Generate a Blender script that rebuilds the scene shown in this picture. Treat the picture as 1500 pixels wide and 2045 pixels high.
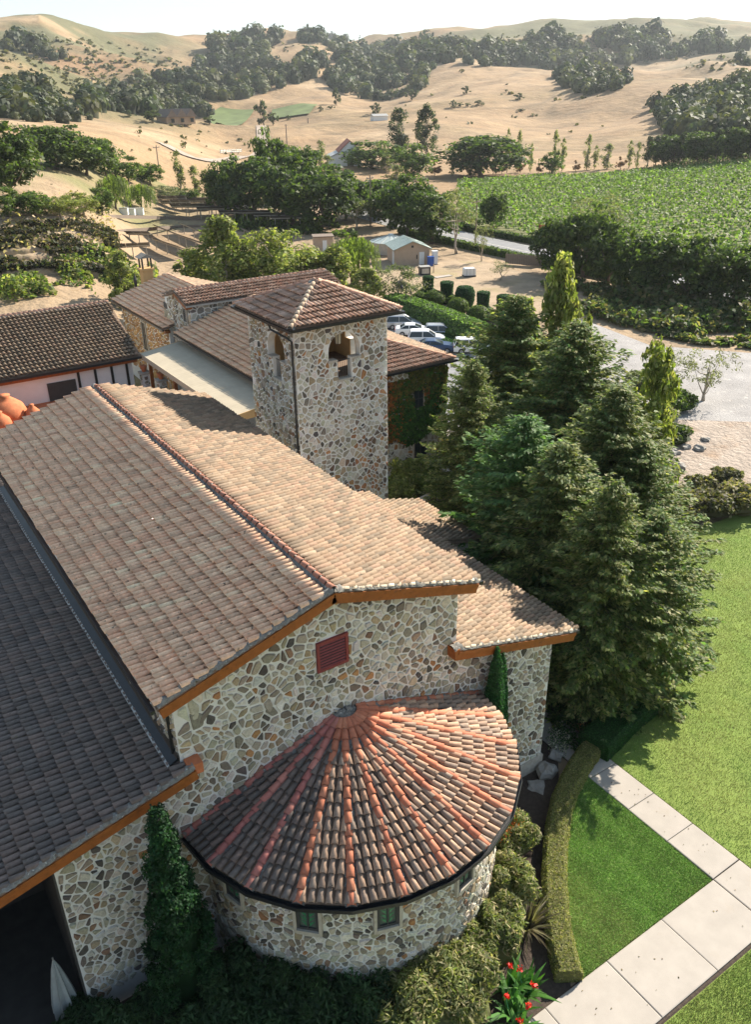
import bpy, math, random
import numpy as np
from mathutils import Vector, Matrix, Euler

for o in list(bpy.data.objects): bpy.data.objects.remove(o)
SC = bpy.context.scene
COL = SC.collection
random.seed(11)
rng = np.random.default_rng(11)
R_ = math.radians

# ------------------------------------------------------------------ camera
FPX, YAW, PITCH, ROLL = 1652.713, 0.5827, 0.4734, -0.0137
CAM = np.array([-10.8597, -19.3644, 27.341])
PCX, PCY = 750.0, 1022.5
fw = np.array([math.sin(YAW)*math.cos(PITCH), math.cos(YAW)*math.cos(PITCH), -math.sin(PITCH)])
rt = np.array([math.cos(YAW), -math.sin(YAW), 0.0])
up = np.cross(rt, fw)
cr, sr = math.cos(ROLL), math.sin(ROLL)
rt, up = cr*rt + sr*up, -sr*rt + cr*up
cam_d = bpy.data.cameras.new('camera')
cam_o = bpy.data.objects.new('camera', cam_d); COL.objects.link(cam_o)
cam_d.sensor_fit = 'VERTICAL'; cam_d.sensor_height = 24.0
cam_d.lens = FPX/2045*24.0
cam_d.clip_start = 0.5; cam_d.clip_end = 12000
M = Matrix.Identity(4)
for i in range(3):
    M[i][0], M[i][1], M[i][2], M[i][3] = rt[i], up[i], -fw[i], CAM[i]
cam_o.matrix_world = M
SC.camera = cam_o

# ------------------------------------------------------------------ world, sun, exposure
SUN_EL, SUN_AZ = R_(33.0), R_(9.5)      # azimuth: from +X towards +Y
world = bpy.data.worlds.new('World'); SC.world = world
world.use_nodes = True
wn = world.node_tree.nodes; wl = world.node_tree.links
bg = wn['Background']
sky = wn.new('ShaderNodeTexSky'); sky.sky_type = 'NISHITA'; sky.sun_disc = False
sky.sun_elevation = SUN_EL
sky.sun_rotation = math.pi/2 - SUN_AZ
sky.altitude = 50; sky.air_density = 1.0; sky.dust_density = 0.8; sky.ozone_density = 1.0
# soft shoulder: keeps the bright rim of the sky from clipping, the same in every direction
k1 = wn.new('ShaderNodeVectorMath'); k1.operation = 'MULTIPLY_ADD'; k1.inputs[1].default_value = (.31, .275, .262); k1.inputs[2].default_value = (1, 1, 1)
k2 = wn.new('ShaderNodeVectorMath'); k2.operation = 'DIVIDE'
wl.new(sky.outputs[0], k1.inputs[0]); wl.new(sky.outputs[0], k2.inputs[0]); wl.new(k1.outputs[0], k2.inputs[1]); wl.new(k2.outputs[0], bg.inputs[0]); bg.inputs[1].default_value = 0.15
sd = bpy.data.lights.new('sun', 'SUN'); sd.energy = 4.2; sd.angle = R_(0.55); sd.color = (1.0, 0.91, 0.78)
so = bpy.data.objects.new('sun', sd); COL.objects.link(so)
sv = Vector((math.cos(SUN_AZ)*math.cos(SUN_EL), math.sin(SUN_AZ)*math.cos(SUN_EL), math.sin(SUN_EL)))
so.rotation_euler = sv.to_track_quat('Z', 'Y').to_euler(); so.location = (60, 20, 80)
SC.view_settings.view_transform = 'Standard'; SC.view_settings.look = 'None'
SC.view_settings.exposure = 1.6; SC.view_settings.gamma = 1.0
SC.view_settings.use_curve_mapping = False
try:
    SC.cycles.max_bounces = 6; SC.cycles.diffuse_bounces = 3; SC.cycles.transmission_bounces = 3
    SC.cycles.glossy_bounces = 2; SC.cycles.volume_bounces = 0; SC.cycles.sample_clamp_indirect = 6
    SC.cycles.use_denoising = True
except Exception: pass

# ------------------------------------------------------------------ pixel <-> place helpers
RM = np.array([rt, up, fw])
def ray(u, v):
    d = RM.T @ np.array([(u-PCX)/FPX, -(v-PCY)/FPX, 1.0]); return d
def gp(u, v, z=0.0):
    d = ray(u, v); return CAM + d*((z-CAM[2])/d[2])
def at_y(u, v, y):
    d = ray(u, v); return CAM + d*((y-CAM[1])/d[1])
def at_d(u, v, D):
    d = ray(u, v); return CAM + d*(D/math.hypot(d[0], d[1]))
def px(P):
    q = (np.asarray(P, float)-CAM) @ RM.T
    return np.stack([PCX+FPX*q[..., 0]/q[..., 2], PCY-FPX*q[..., 1]/q[..., 2], q[..., 2]], -1)
def z_for(x, y, v):
    "height above datum at plan place (x, y) that the photograph shows at row v"
    lo, hi = -50.0, 200.0
    for _ in range(50):
        m = (lo+hi)/2
        if px((x, y, m))[1] > v: lo = m
        else: hi = m
    return lo

# ------------------------------------------------------------------ object helpers
def link(o, parent=None):
    COL.objects.link(o)
    if parent is not None: o.parent = parent
    return o
def tag(o, label=None, cat=None, group=None, kind=None):
    if label: o['label'] = label
    if cat: o['category'] = cat
    if group: o['group'] = group
    if kind: o['kind'] = kind
    return o
def empty(name, loc=(0, 0, 0), rz=0.0, label=None, cat=None, group=None):
    o = bpy.data.objects.new(name, None); o.location = loc; o.rotation_euler = (0, 0, rz)
    o.empty_display_size = 0.3
    COL.objects.link(o); return tag(o, label, cat, group)
def mesh_data(name, V, F, mat, col=None, smooth=False):
    me = bpy.data.meshes.new(name)
    if isinstance(F, np.ndarray):
        V = np.asarray(V, np.float32); n, k = F.shape
        me.vertices.add(len(V)); me.vertices.foreach_set('co', V.ravel())
        me.loops.add(n*k); me.loops.foreach_set('vertex_index', F.astype(np.int32).ravel())
        me.polygons.add(n); me.polygons.foreach_set('loop_start', np.arange(0, n*k, k, dtype=np.int32))
        try: me.polygons.foreach_set('loop_total', np.full(n, k, np.int32))
        except Exception: pass
        me.update(calc_edges=True)
    else:
        me.from_pydata([tuple(map(float, v)) for v in V], [], F); me.update()
    if col is not None:
        a = me.color_attributes.new('Col', 'FLOAT_COLOR', 'POINT')
        c = np.ones((len(me.vertices), 4), np.float32); c[:, :3] = np.asarray(col, np.float32)
        a.data.foreach_set('color', c.ravel())
    if smooth: me.polygons.foreach_set('use_smooth', np.ones(len(me.polygons), bool))
    if mat is not None: me.materials.append(mat)
    return me
def mk(name, V, F, mat, parent=None, col=None, smooth=False):
    return link(bpy.data.objects.new(name, mesh_data(name, V, F, mat, col, smooth)), parent)

class MB:
    "collects simple shapes, then becomes one mesh object"
    def __init__(s): s.V = []; s.F = []; s.C = []
    def add(s, V, F, c=None):
        b = len(s.V); s.V += [tuple(v) for v in V]; s.F += [[i+b for i in f] for f in F]
        if c is not None: s.C += [c]*len(V)
        return s
    def box(s, x0, x1, y0, y1, z0, z1, c=None):
        return s.add([(x0,y0,z0),(x1,y0,z0),(x1,y1,z0),(x0,y1,z0),(x0,y0,z1),(x1,y0,z1),(x1,y1,z1),(x0,y1,z1)],
                     [[3,2,1,0],[4,5,6,7],[0,1,5,4],[1,2,6,5],[2,3,7,6],[3,0,4,7]], c)
    def obox(s, p, q, w, h, c=None, upv=(0,0,1), off=0.0):
        "box along p-q, w wide, h high, top at the line (+off)"
        p = np.array(p, float); q = np.array(q, float); d = (q-p)/np.linalg.norm(q-p)
        a = np.cross(d, upv); a /= np.linalg.norm(a); n = np.cross(a, d)
        V = [e + a*sx*w/2 + n*(off + t) for e in (p, q) for sx, t in ((-1,-h),(1,-h),(1,0),(-1,0))]
        return s.add(V, [[0,1,2,3],[7,6,5,4],[0,4,5,1],[1,5,6,2],[2,6,7,3],[3,7,4,0]], c)
    def prism(s, poly, ext, c=None):
        "polygon (list of 3D points) extruded by a vector"
        n = len(poly); e = np.array(ext, float); P = [np.array(p, float) for p in poly]
        V = P + [p+e for p in P]
        F = [list(range(n))[::-1], list(range(n, 2*n))] + [[i, (i+1) % n, n+(i+1) % n, n+i] for i in range(n)]
        return s.add(V, F, c)
    def tube(s, pts, rad, k=6, c=None, cap=True):
        pts = [np.array(p, float) for p in pts]; m = len(pts)
        if not hasattr(rad, '__len__'): rad = [rad]*m
        V = []; 
        for i, p in enumerate(pts):
            d = pts[min(i+1, m-1)] - pts[max(i-1, 0)]; d /= (np.linalg.norm(d)+1e-9)
            a = np.cross(d, (0, 0, 1)) if abs(d[2]) < .95 else np.cross(d, (1, 0, 0)); a /= np.linalg.norm(a)
            b = np.cross(d, a)
            for j in range(k):
                t = 2*math.pi*j/k; V.append(p + rad[i]*(math.cos(t)*a + math.sin(t)*b))
        F = [[i*k+j, i*k+(j+1) % k, (i+1)*k+(j+1) % k, (i+1)*k+j] for i in range(m-1) for j in range(k)]
        if cap: F += [list(range(k))[::-1], [(m-1)*k+j for j in range(k)]]
        return s.add(V, F, c)
    def lathe(s, prof, cxy=(0, 0), k=16, c=None, ph=0.0):
        V = [(cxy[0]+r*math.cos(2*math.pi*j/k+ph), cxy[1]+r*math.sin(2*math.pi*j/k+ph), z) for r, z in prof for j in range(k)]
        m = len(prof)
        F = [[i*k+j, i*k+(j+1) % k, (i+1)*k+(j+1) % k, (i+1)*k+j] for i in range(m-1) for j in range(k)]
        F += [list(range(k))[::-1], [(m-1)*k+j for j in range(k)]]
        return s.add(V, F, c)
    def build(s, name, mat, parent=None, smooth=False):
        return mk(name, s.V, s.F, mat, parent, s.C if len(s.C) == len(s.V) and s.C else None, smooth)

# ------------------------------------------------------------------ materials
def pm(name, color, rough=0.85, noise=None, bump=None, attr=False, metallic=0.0, spec=0.3, transl=0.0, stains=None, rnd=0.0):
    """procedural material. noise=(scale, amount) colour variation; bump=(scale, strength);
    stains=(scale, threshold, colour); attr: multiply by the 'Col' attribute"""
    m = bpy.data.materials.new(name); m.use_nodes = True
    N = m.node_tree.nodes; L = m.node_tree.links
    b = N['Principled BSDF']; out = N['Material Output']
    b.inputs['Roughness'].default_value = rough; b.inputs['Metallic'].default_value = metallic
    b.inputs['Specular IOR Level'].default_value = spec
    geo = N.new('ShaderNodeNewGeometry')
    if attr:
        a = N.new('ShaderNodeAttribute'); a.attribute_name = 'Col'; cur = a.outputs['Color']
        mx = N.new('ShaderNodeMix'); mx.data_type = 'RGBA'; mx.blend_type = 'MULTIPLY'; mx.inputs[0].default_value = 1.0
        L.new(cur, mx.inputs[6]); mx.inputs[7].default_value = (*color, 1); cur = mx.outputs[2]
    else:
        c = N.new('ShaderNodeRGB'); c.outputs[0].default_value = (*color, 1); cur = c.outputs[0]
    def tex(scale, detail=4.0, rough_=0.6):
        t = N.new('ShaderNodeTexNoise'); t.inputs['Scale'].default_value = scale
        t.inputs['Detail'].default_value = detail; t.inputs['Roughness'].default_value = rough_
        L.new(geo.outputs['Position'], t.inputs['Vector']); return t
    if stains:
        for st in (stains if isinstance(stains, list) else [stains]):
            t = tex(st[0], 6.0, 0.65); r = N.new('ShaderNodeMapRange')
            r.inputs[1].default_value = st[1]; r.inputs[2].default_value = st[1]+(st[3] if len(st) > 3 else .12)
            L.new(t.outputs[0], r.inputs[0])
            mx = N.new('ShaderNodeMix'); mx.data_type = 'RGBA'
            L.new(r.outputs[0], mx.inputs[0]); L.new(cur, mx.inputs[6]); mx.inputs[7].default_value = (*st[2], 1); cur = mx.outputs[2]
    if noise:
        t = tex(noise[0]); r = N.new('ShaderNodeMapRange')
        r.inputs[1].default_value = .25; r.inputs[2].default_value = .75
        r.inputs[3].default_value = 1-noise[1]; r.inputs[4].default_value = 1+noise[1]
        L.new(t.outputs[0], r.inputs[0])
        mx = N.new('ShaderNodeVectorMath'); mx.operation = 'SCALE'
        L.new(cur, mx.inputs[0]); L.new(r.outputs[0], mx.inputs['Scale']); cur = mx.outputs[0]
    if rnd:
        oi = N.new('ShaderNodeObjectInfo'); r = N.new('ShaderNodeMapRange')
        r.inputs[3].default_value = 1-rnd; r.inputs[4].default_value = 1+rnd
        L.new(oi.outputs['Random'], r.inputs[0])
        mx = N.new('ShaderNodeVectorMath'); mx.operation = 'SCALE'
        L.new(cur, mx.inputs[0]); L.new(r.outputs[0], mx.inputs['Scale']); cur = mx.outputs[0]
    L.new(cur, b.inputs['Base Color'])
    if bump:
        t = tex(bump[0], 5.0); bn = N.new('ShaderNodeBump'); bn.inputs['Strength'].default_value = bump[1]
        bn.inputs['Distance'].default_value = bump[2] if len(bump) > 2 else 0.02
        L.new(t.outputs[0], bn.inputs['Height']); L.new(bn.outputs[0], b.inputs['Normal'])
    if transl:
        tr = N.new('ShaderNodeBsdfTranslucent'); ms = N.new('ShaderNodeMixShader'); ms.inputs[0].default_value = transl
        g = N.new('ShaderNodeVectorMath'); g.operation = 'MULTIPLY'; g.inputs[1].default_value = (1.3, 1.45, 0.6)
        L.new(cur, g.inputs[0]); L.new(g.outputs[0], tr.inputs[0])
        L.new(b.outputs[0], ms.inputs[1]); L.new(tr.outputs[0], ms.inputs[2]); L.new(ms.outputs[0], out.inputs[0])
    return m

MT = dict(
    tile=pm('tile_clay', (1, 1, 1), .88, (9, .22), (60, .35, .01), attr=True, rnd=.12, stains=[(5.5, .60, (.07, .06, .05), .10), (2.1, .66, (.13, .12, .07), .10)]),
    rib=pm('rib_clay', (1, 1, 1), .8, (7, .2), (55, .3, .01), attr=True, rnd=.1, stains=[(7.0, .64, (.13, .10, .09), .08)]),
    pan=pm('pan_clay', (.20, .14, .10), .95, (6, .35), (40, .4, .01), stains=(3, .56, (.06, .05, .045))),
    stone=pm('fieldstone', (1, 1, 1), .9, (14, .28), (38, .6, .02), attr=True, stains=(11, .66, (.06, .055, .05), .08)),
    mortar=pm('mortar', (.66, .645, .60), .95, (3, .10), (45, .5, .01), stains=(1.3, .62, (.55, .525, .475), .2)),
    lump=pm('ridge_mortar', (.20, .19, .17), .95, (10, .45), (30, .9, .03), stains=(14, .6, (.52, .50, .44), .06)),
    wood=pm('stained_fascia', (.27, .085, .02), .55, (5, .25), (30, .2, .005), stains=[(4, .58, (.16, .05, .018), .12), (9, .66, (.34, .17, .08), .08)]),
    gutter=pm('black_gutter', (.022, .024, .026), .38, (3, .3), metallic=.3, spec=.5),
    galv=pm('galvanised', (.42, .41, .38), .45, (4, .2), metallic=.5),
    vent=pm('vent_paint', (.20, .042, .04), .6, (8, .2)),
    stucco=pm('ochre_stucco', (.52, .33, .15), .95, (2, .12), (30, .3, .01)),
    beige=pm('beige_stucco', (.44, .33, .24), .95, (1.5, .08), (30, .2, .01)),
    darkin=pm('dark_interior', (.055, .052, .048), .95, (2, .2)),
    glass=pm('window_glass', (.02, .028, .03), .12, spec=.6),
    lead=pm('leaded_light', (.075, .10, .085), .5, (20, .4), spec=.2),
    leafgl=pm('green_glass', (.05, .20, .10), .25, (20, .2), spec=.5),
    wframe=pm('window_frame', (.05, .05, .052), .6),
    sill=pm('cast_stone', (.40, .36, .30), .9, (6, .2), (30, .4, .01)),
    conc=pm('concrete', (.355, .32, .28), .9, (1.3, .09), (70, .25, .004), stains=[(.9, .60, (.33, .285, .235), .2), (30, .70, (.31, .28, .24), .1)]),
    asphalt=pm('asphalt', (.20, .20, .205), .92, (.8, .15), (40, .3, .01), stains=(.25, .6, (.26, .25, .24), .3)),
    gravel=pm('pale_gravel', (.30, .285, .275), .95, (.35, .22), (5, .9, .12), stains=[(.22, .52, (.28, .26, .25), .2), (.9, .60, (.46, .43, .40), .1), (3.1, .63, (.22, .19, .16), .06)]),
    rockg=pm('bare_rock', (.335, .275, .225), .95, (.5, .22), (2.2, 1.0, .3), stains=[(.35, .52, (.28, .20, .14), .2), (1.6, .60, (.40, .35, .30), .1), (4.5, .64, (.20, .15, .11), .05)]),
    dirt=pm('dry_dirt', (.31, .23, .15), .95, (.4, .25), (4, .8, .1), stains=[(.15, .52, (.235, .195, .085), .2), (.9, .60, (.20, .14, .085), .1), (2.6, .62, (.38, .30, .21), .08)]),
    soil=pm('bed_soil', (.06, .045, .035), .98, (6, .4), (20, .8, .03)),
    lawn=pm('lawn_green', (.10, .21, .03), .95, (2.2, .16), (55, .9, .03), stains=[(.55, .62, (.14, .21, .045), .25)]),
    lawn2=pm('lawn_dry', (.175, .235, .05), .95, (1.1, .16), (45, .9, .03), stains=[(.22, .50, (.125, .21, .035), .25), (.5, .66, (.25, .25, .08), .2)]),
    green=pm('leaf', (1, 1, 1), .62, (1.5, .15), attr=True, transl=.48, spec=.3),
    greend=pm('leaf_plain', (1, 1, 1), .7, (.6, .15), attr=True, transl=.25),
    bark=pm('bark', (.13, .095, .07), .95, (8, .3), (14, .9, .04)),
    barkp=pm('pale_bark', (.36, .31, .25), .95, (6, .3), (14, .7, .03)),
    white=pm('white_paint', (.72, .72, .70), .5, (2, .05)),
    metalr=pm('metal_roof', (.45, .50, .47), .45, (1.5, .15), metallic=.4),
    greenr=pm('green_metal_roof', (.34, .40, .36), .5, (1.2, .15), metallic=.3),
    canopy=pm('canopy_sheet', (.42, .36, .265), .95, (.8, .1), stains=(1.1, .62, (.48, .43, .34), .2)),
    panel=pm('solar_panel', (.10, .095, .09), .7, (2, .2), spec=.4),
    terra=pm('terracotta', (.46, .15, .065), .85, (3, .25), (14, .4, .02)),
    iron=pm('black_iron', (.015, .015, .015), .5, spec=.4),
    wpole=pm('weathered_pole', (.19, .15, .12), .95, (8, .25)),
    redroof=pm('rusty_roof', (.33, .11, .06), .7, (1.2, .4)),
    rock=pm('boulder', (.30, .28, .25), .95, (3, .25), (8, .8, .05)),
    blue=pm('blue_plastic', (.04, .10, .35), .5), red=pm('petal_red', (.62, .02, .012), .5, attr=False, transl=.2),
    tyre=pm('tyre', (.02, .02, .02), .9), rim=pm('rim', (.4, .4, .42), .35, metallic=.8),
    lamp=pm('lamp_glass', (.7, .65, .5), .4), line=pm('road_line', (.6, .58, .5), .8), fabric=pm('grey_sheet', (.30, .32, .31), .8, (2, .2)),
)
# ------------------------------------------------------------------ roof tiles
def barrel(L=.57, r0=.114, r1=.078, seg=6, th=.02, lift=.125, flat=1.0):
    V = []; 
    for y, r, dz in ((0, r0, lift), (L, r1, 0.0)):
        for j in range(seg+1):
            t = math.pi*j/seg; V.append((r*math.cos(t), y, dz + r*math.sin(t)*flat))
    for j in range(seg+1):
        t = math.pi*j/seg; V.append(((r0-th)*math.cos(t), 0.0, lift + (r0-th)*math.sin(t)*flat))
    k = seg+1
    F = [[j, j+1, k+j+1, k+j] for j in range(seg)] + [[j+1, j, 2*k+j, 2*k+j+1] for j in range(seg)]
    return np.array(V), np.array(F)
TILE_V, TILE_F = barrel()
TILE_V2, TILE_F2 = barrel(seg=4)
RIB_V, RIB_F = barrel(.46, .155, .125, 7, .02, .03)

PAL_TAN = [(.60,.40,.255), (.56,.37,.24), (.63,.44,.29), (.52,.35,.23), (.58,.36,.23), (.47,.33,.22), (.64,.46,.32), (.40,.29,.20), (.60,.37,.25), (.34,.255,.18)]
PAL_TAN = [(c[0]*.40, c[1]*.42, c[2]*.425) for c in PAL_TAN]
PAL_PINK_LIFT = [(.52,.33,.225), (.56,.34,.235), (.47,.31,.215), (.58,.38,.27), (.50,.285,.19), (.42,.29,.205), (.54,.37,.26), (.36,.25,.18), (.59,.42,.30), (.45,.25,.17)]
PAL_PINK_LIFT = [(c[0]*1.48, c[1]*1.42, c[2]*1.28) for c in PAL_PINK_LIFT]  # lightened in colour to make up for the weak grazing sun on left slopes
PAL_SHADE = [(.20,.165,.14), (.17,.145,.125), (.23,.18,.15), (.15,.13,.115), (.26,.19,.155), (.19,.17,.15), (.28,.20,.16), (.13,.115,.105)]  # dark palette, shade put into the tile colour
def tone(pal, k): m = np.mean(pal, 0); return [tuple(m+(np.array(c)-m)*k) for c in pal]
PAL_SHADE = tone([(c[0]*.74, c[1]*.72, c[2]*.72) for c in PAL_SHADE], .5); PAL_PINK_LIFT = tone(PAL_PINK_LIFT, .55); PAL_TAN = tone(PAL_TAN, .75)
PAL_APSE = [(.34,.225,.155), (.29,.20,.145), (.38,.245,.165), (.25,.18,.135), (.40,.265,.18), (.28,.21,.16), (.35,.205,.135), (.21,.155,.12)]
PAL_BROWN = [(.42,.26,.18), (.37,.235,.165), (.47,.30,.215), (.33,.21,.15), (.44,.25,.17), (.29,.20,.145), (.50,.34,.25), (.38,.22,.15)]

def poly_inside(poly, P, pad=0.0):
    ok = np.ones(len(P), bool); n = len(poly)
    for i in range(n):
        a = poly[i]; b = poly[(i+1) % n]; e = b-a; l = np.hypot(*e)
        ok &= ((e[0]*(P[:, 1]-a[1]) - e[1]*(P[:, 0]-a[0]))/l) >= pad
    return ok

def roof_plane(parent, poly, pal, name='roof_deck', pitch=.238, row=.46, pad=.06, deck=.14, seed=0, tiles=True, mat='pan'):
    """poly: 3D corners counter-clockwise from above, first edge = eave. Builds the deck, returns the tile field"""
    rg = np.random.default_rng(seed+5)
    P = [np.array(p, float) for p in poly]
    u = P[1]-P[0]; u /= np.linalg.norm(u)
    n = np.cross(P[1]-P[0], P[-1]-P[0]); n /= np.linalg.norm(n)
    v = np.cross(n, u)
    d = MB().prism([p-n*deck for p in P], n*deck).build(name, MT[mat], parent)
    if not tiles: return None
    q = np.array([[(p-P[0]) @ u, (p-P[0]) @ v] for p in P])
    ncol = int((q[:, 0].max()-q[:, 0].min())/pitch); nrow = int(q[:, 1].max()/row)+1
    step = (q[:, 0].max()-q[:, 0].min())/max(ncol, 1)
    U = q[:, 0].min() + (np.arange(ncol)+.5)*step; W = np.arange(nrow)*row
    uu, ww = np.meshgrid(U, W, indexing='ij'); uv = np.stack([uu.ravel(), ww.ravel()], 1)
    keep = poly_inside(q, uv + [0, .24], pad)
    uv = uv[keep]; N = len(uv)
    uv = uv + rg.normal(0, 1, (N, 2))*[.006, .016]
    uv[:, 1] -= .03
    pos = P[0] + uv[:, :1]*u + uv[:, 1:]*v + n*.004
    ang = rg.normal(0, .022, N); tilt = rg.normal(0, .012, N)
    X = np.cos(ang)[:, None]*u + np.sin(ang)[:, None]*v
    Yv = -np.sin(ang)[:, None]*u + np.cos(ang)[:, None]*v + tilt[:, None]*n
    Z = np.tile(n, (N, 1))
    return dict(deck=d, pos=pos, X=X, Y=Yv, Z=Z, pal=np.array(pal), n=n)

def lay_tiles(fields, nparts, name='tile', mat='tile', TV=TILE_V, TF=TILE_F, sc=1.0, seed=0):
    rg = np.random.default_rng(seed+77)
    rows = []
    for fi, f in enumerate(fields):
        c = px(f['pos']); dist = c[:, 2].copy()
        face = ((CAM - f['pos']) @ f['n']) > 0
        vis = face & (c[:, 0] > 0) & (c[:, 0] < 1500) & (c[:, 1] > 0) & (c[:, 1] < 2045) & f.get('seen', np.ones(len(dist), bool))
        dist[~vis] += 1e5
        rows += [(d, fi, i) for i, d in enumerate(dist)]
    rows.sort(); chosen = {(fi, i) for d, fi, i in rows[:nparts] if d < 1e5}
    for fi, f in enumerate(fields):
        N = len(f['pos']); pick = rg.integers(0, len(f['pal']), N)
        var = [mesh_data(name, TV*sc, TF, MT[mat], np.tile(c, (len(TV), 1)), True) for c in f['pal']] if any(a == fi for a, _ in chosen) else None
        rest = []
        for i in range(N):
            if (fi, i) in chosen:
                o = bpy.data.objects.new(name, var[pick[i]]); link(o, f['deck'])
                m = Matrix.Identity(4)
                for r in range(3): m[r][0], m[r][1], m[r][2], m[r][3] = f['X'][i][r], f['Y'][i][r], f['Z'][i][r], f['pos'][i][r]
                o.matrix_local = m
            else: rest.append(i)
        if rest:
            rest = np.array(rest); B = np.stack([f['X'][rest], f['Y'][rest], f['Z'][rest]], 1)
            V = np.einsum('kj,njr->nkr', TV*sc, B) + f['pos'][rest][:, None, :]
            F = (TF[None] + (np.arange(len(rest))*len(TV))[:, None, None]).reshape(-1, TF.shape[1])
            col = f['pal'][pick[rest]]*(1+rg.normal(0, .09, (len(rest), 1))); col = np.repeat(np.clip(col, .02, .8), len(TV), 0)
            tag(mk('roof_tiles', V.reshape(-1, 3), F, MT[mat], f['deck'], col, True), kind='stuff')

def cap_row(parent, p, q, pal, mat='rib', step=.40, sc=1.0, name='ridge_tile', seed=0, mortar=True, upv=(0, 0, 1)):
    "row of barrel caps from the low/near end p to q"
    rg = random.Random(seed); p = np.array(p, float); q = np.array(q, float)
    d = q-p; L = np.linalg.norm(d); d /= L; a = np.cross(d, upv); a /= np.linalg.norm(a); n = np.cross(a, d)
    var = [mesh_data(name, RIB_V*sc, RIB_F, MT[mat], np.tile(c, (len(RIB_V), 1)), True) for c in pal]
    for i in range(int(L/step)):
        o = bpy.data.objects.new(name, rg.choice(var)); link(o, parent)
        t = p + d*(i*step) + n*.015; w = rg.gauss(0, .02)
        m = Matrix.Identity(4); A = a*math.cos(w)+d*math.sin(w); D = d*math.cos(w)-a*math.sin(w)
        for r in range(3): m[r][0], m[r][1], m[r][2], m[r][3] = A[r], D[r], n[r], t[r]
        o.matrix_local = m
    if mortar:
        lump_strip(parent, p-n*.05, q-n*.05, .42*sc, .11*sc, upv=upv, seed=seed)

def lump_strip(parent, p, q, w, h, upv=(0, 0, 1), seed=0, name='bedding_mortar', mat='lump'):
    rg = np.random.default_rng(seed+3); p = np.array(p, float); q = np.array(q, float)
    d = q-p; L = np.linalg.norm(d); d /= L; a = np.cross(d, upv); a /= np.linalg.norm(a); n = np.cross(a, d)
    m = max(3, int(L/.09)); k = 7; V = []
    for i in range(m+1):
        ww = w*(1+rg.normal(0, .13)); hh = h*(1+rg.normal(0, .22))
        for j in range(k):
            t = -1+2*j/(k-1)
            V.append(p + d*(L*i/m) + a*(t*ww/2+rg.normal(0, .012)) + n*(hh*(1-t*t)**.5 + rg.normal(0, .014) - .02))
    F = np.array([[i*k+j, i*k+j+1, (i+1)*k+j+1, (i+1)*k+j] for i in range(m) for j in range(k-1)])
    return mk(name, np.array(V), F, MT[mat], parent, smooth=False)

# ------------------------------------------------------------------ rubble stone walls
def clip_poly(poly, nx, nz, c):
    "keep nx*x+nz*z <= c"
    out = []; m = len(poly)
    for i in range(m):
        a = poly[i]; b = poly[(i+1) % m]; da = nx*a[0]+nz*a[1]-c; db = nx*b[0]+nz*b[1]-c
        if da <= 0: out.append(a)
        if (da < 0 < db) or (db < 0 < da):
            t = da/(da-db); out.append((a[0]+t*(b[0]-a[0]), a[1]+t*(b[1]-a[1])))
    return out
STONES = [((.31,.275,.20), 6), ((.36,.325,.25), 6), ((.24,.21,.16), 4), ((.42,.385,.305), 5), ((.16,.135,.105), 3), ((.095,.085,.075), 2), ((.48,.445,.375), 4),
          ((.33,.25,.16), 3), ((.36,.185,.08), 1.0), ((.22,.135,.085), 1.6), ((.52,.49,.43), 3), ((.40,.325,.22), 2.5)]
STONES_WARM = [((.36,.20,.10), 3), ((.30,.15,.075), 3), ((.16,.10,.07), 3), ((.40,.31,.20), 3), ((.26,.20,.14), 3), ((.12,.095,.075), 3), ((.44,.37,.28), 2)]
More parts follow.
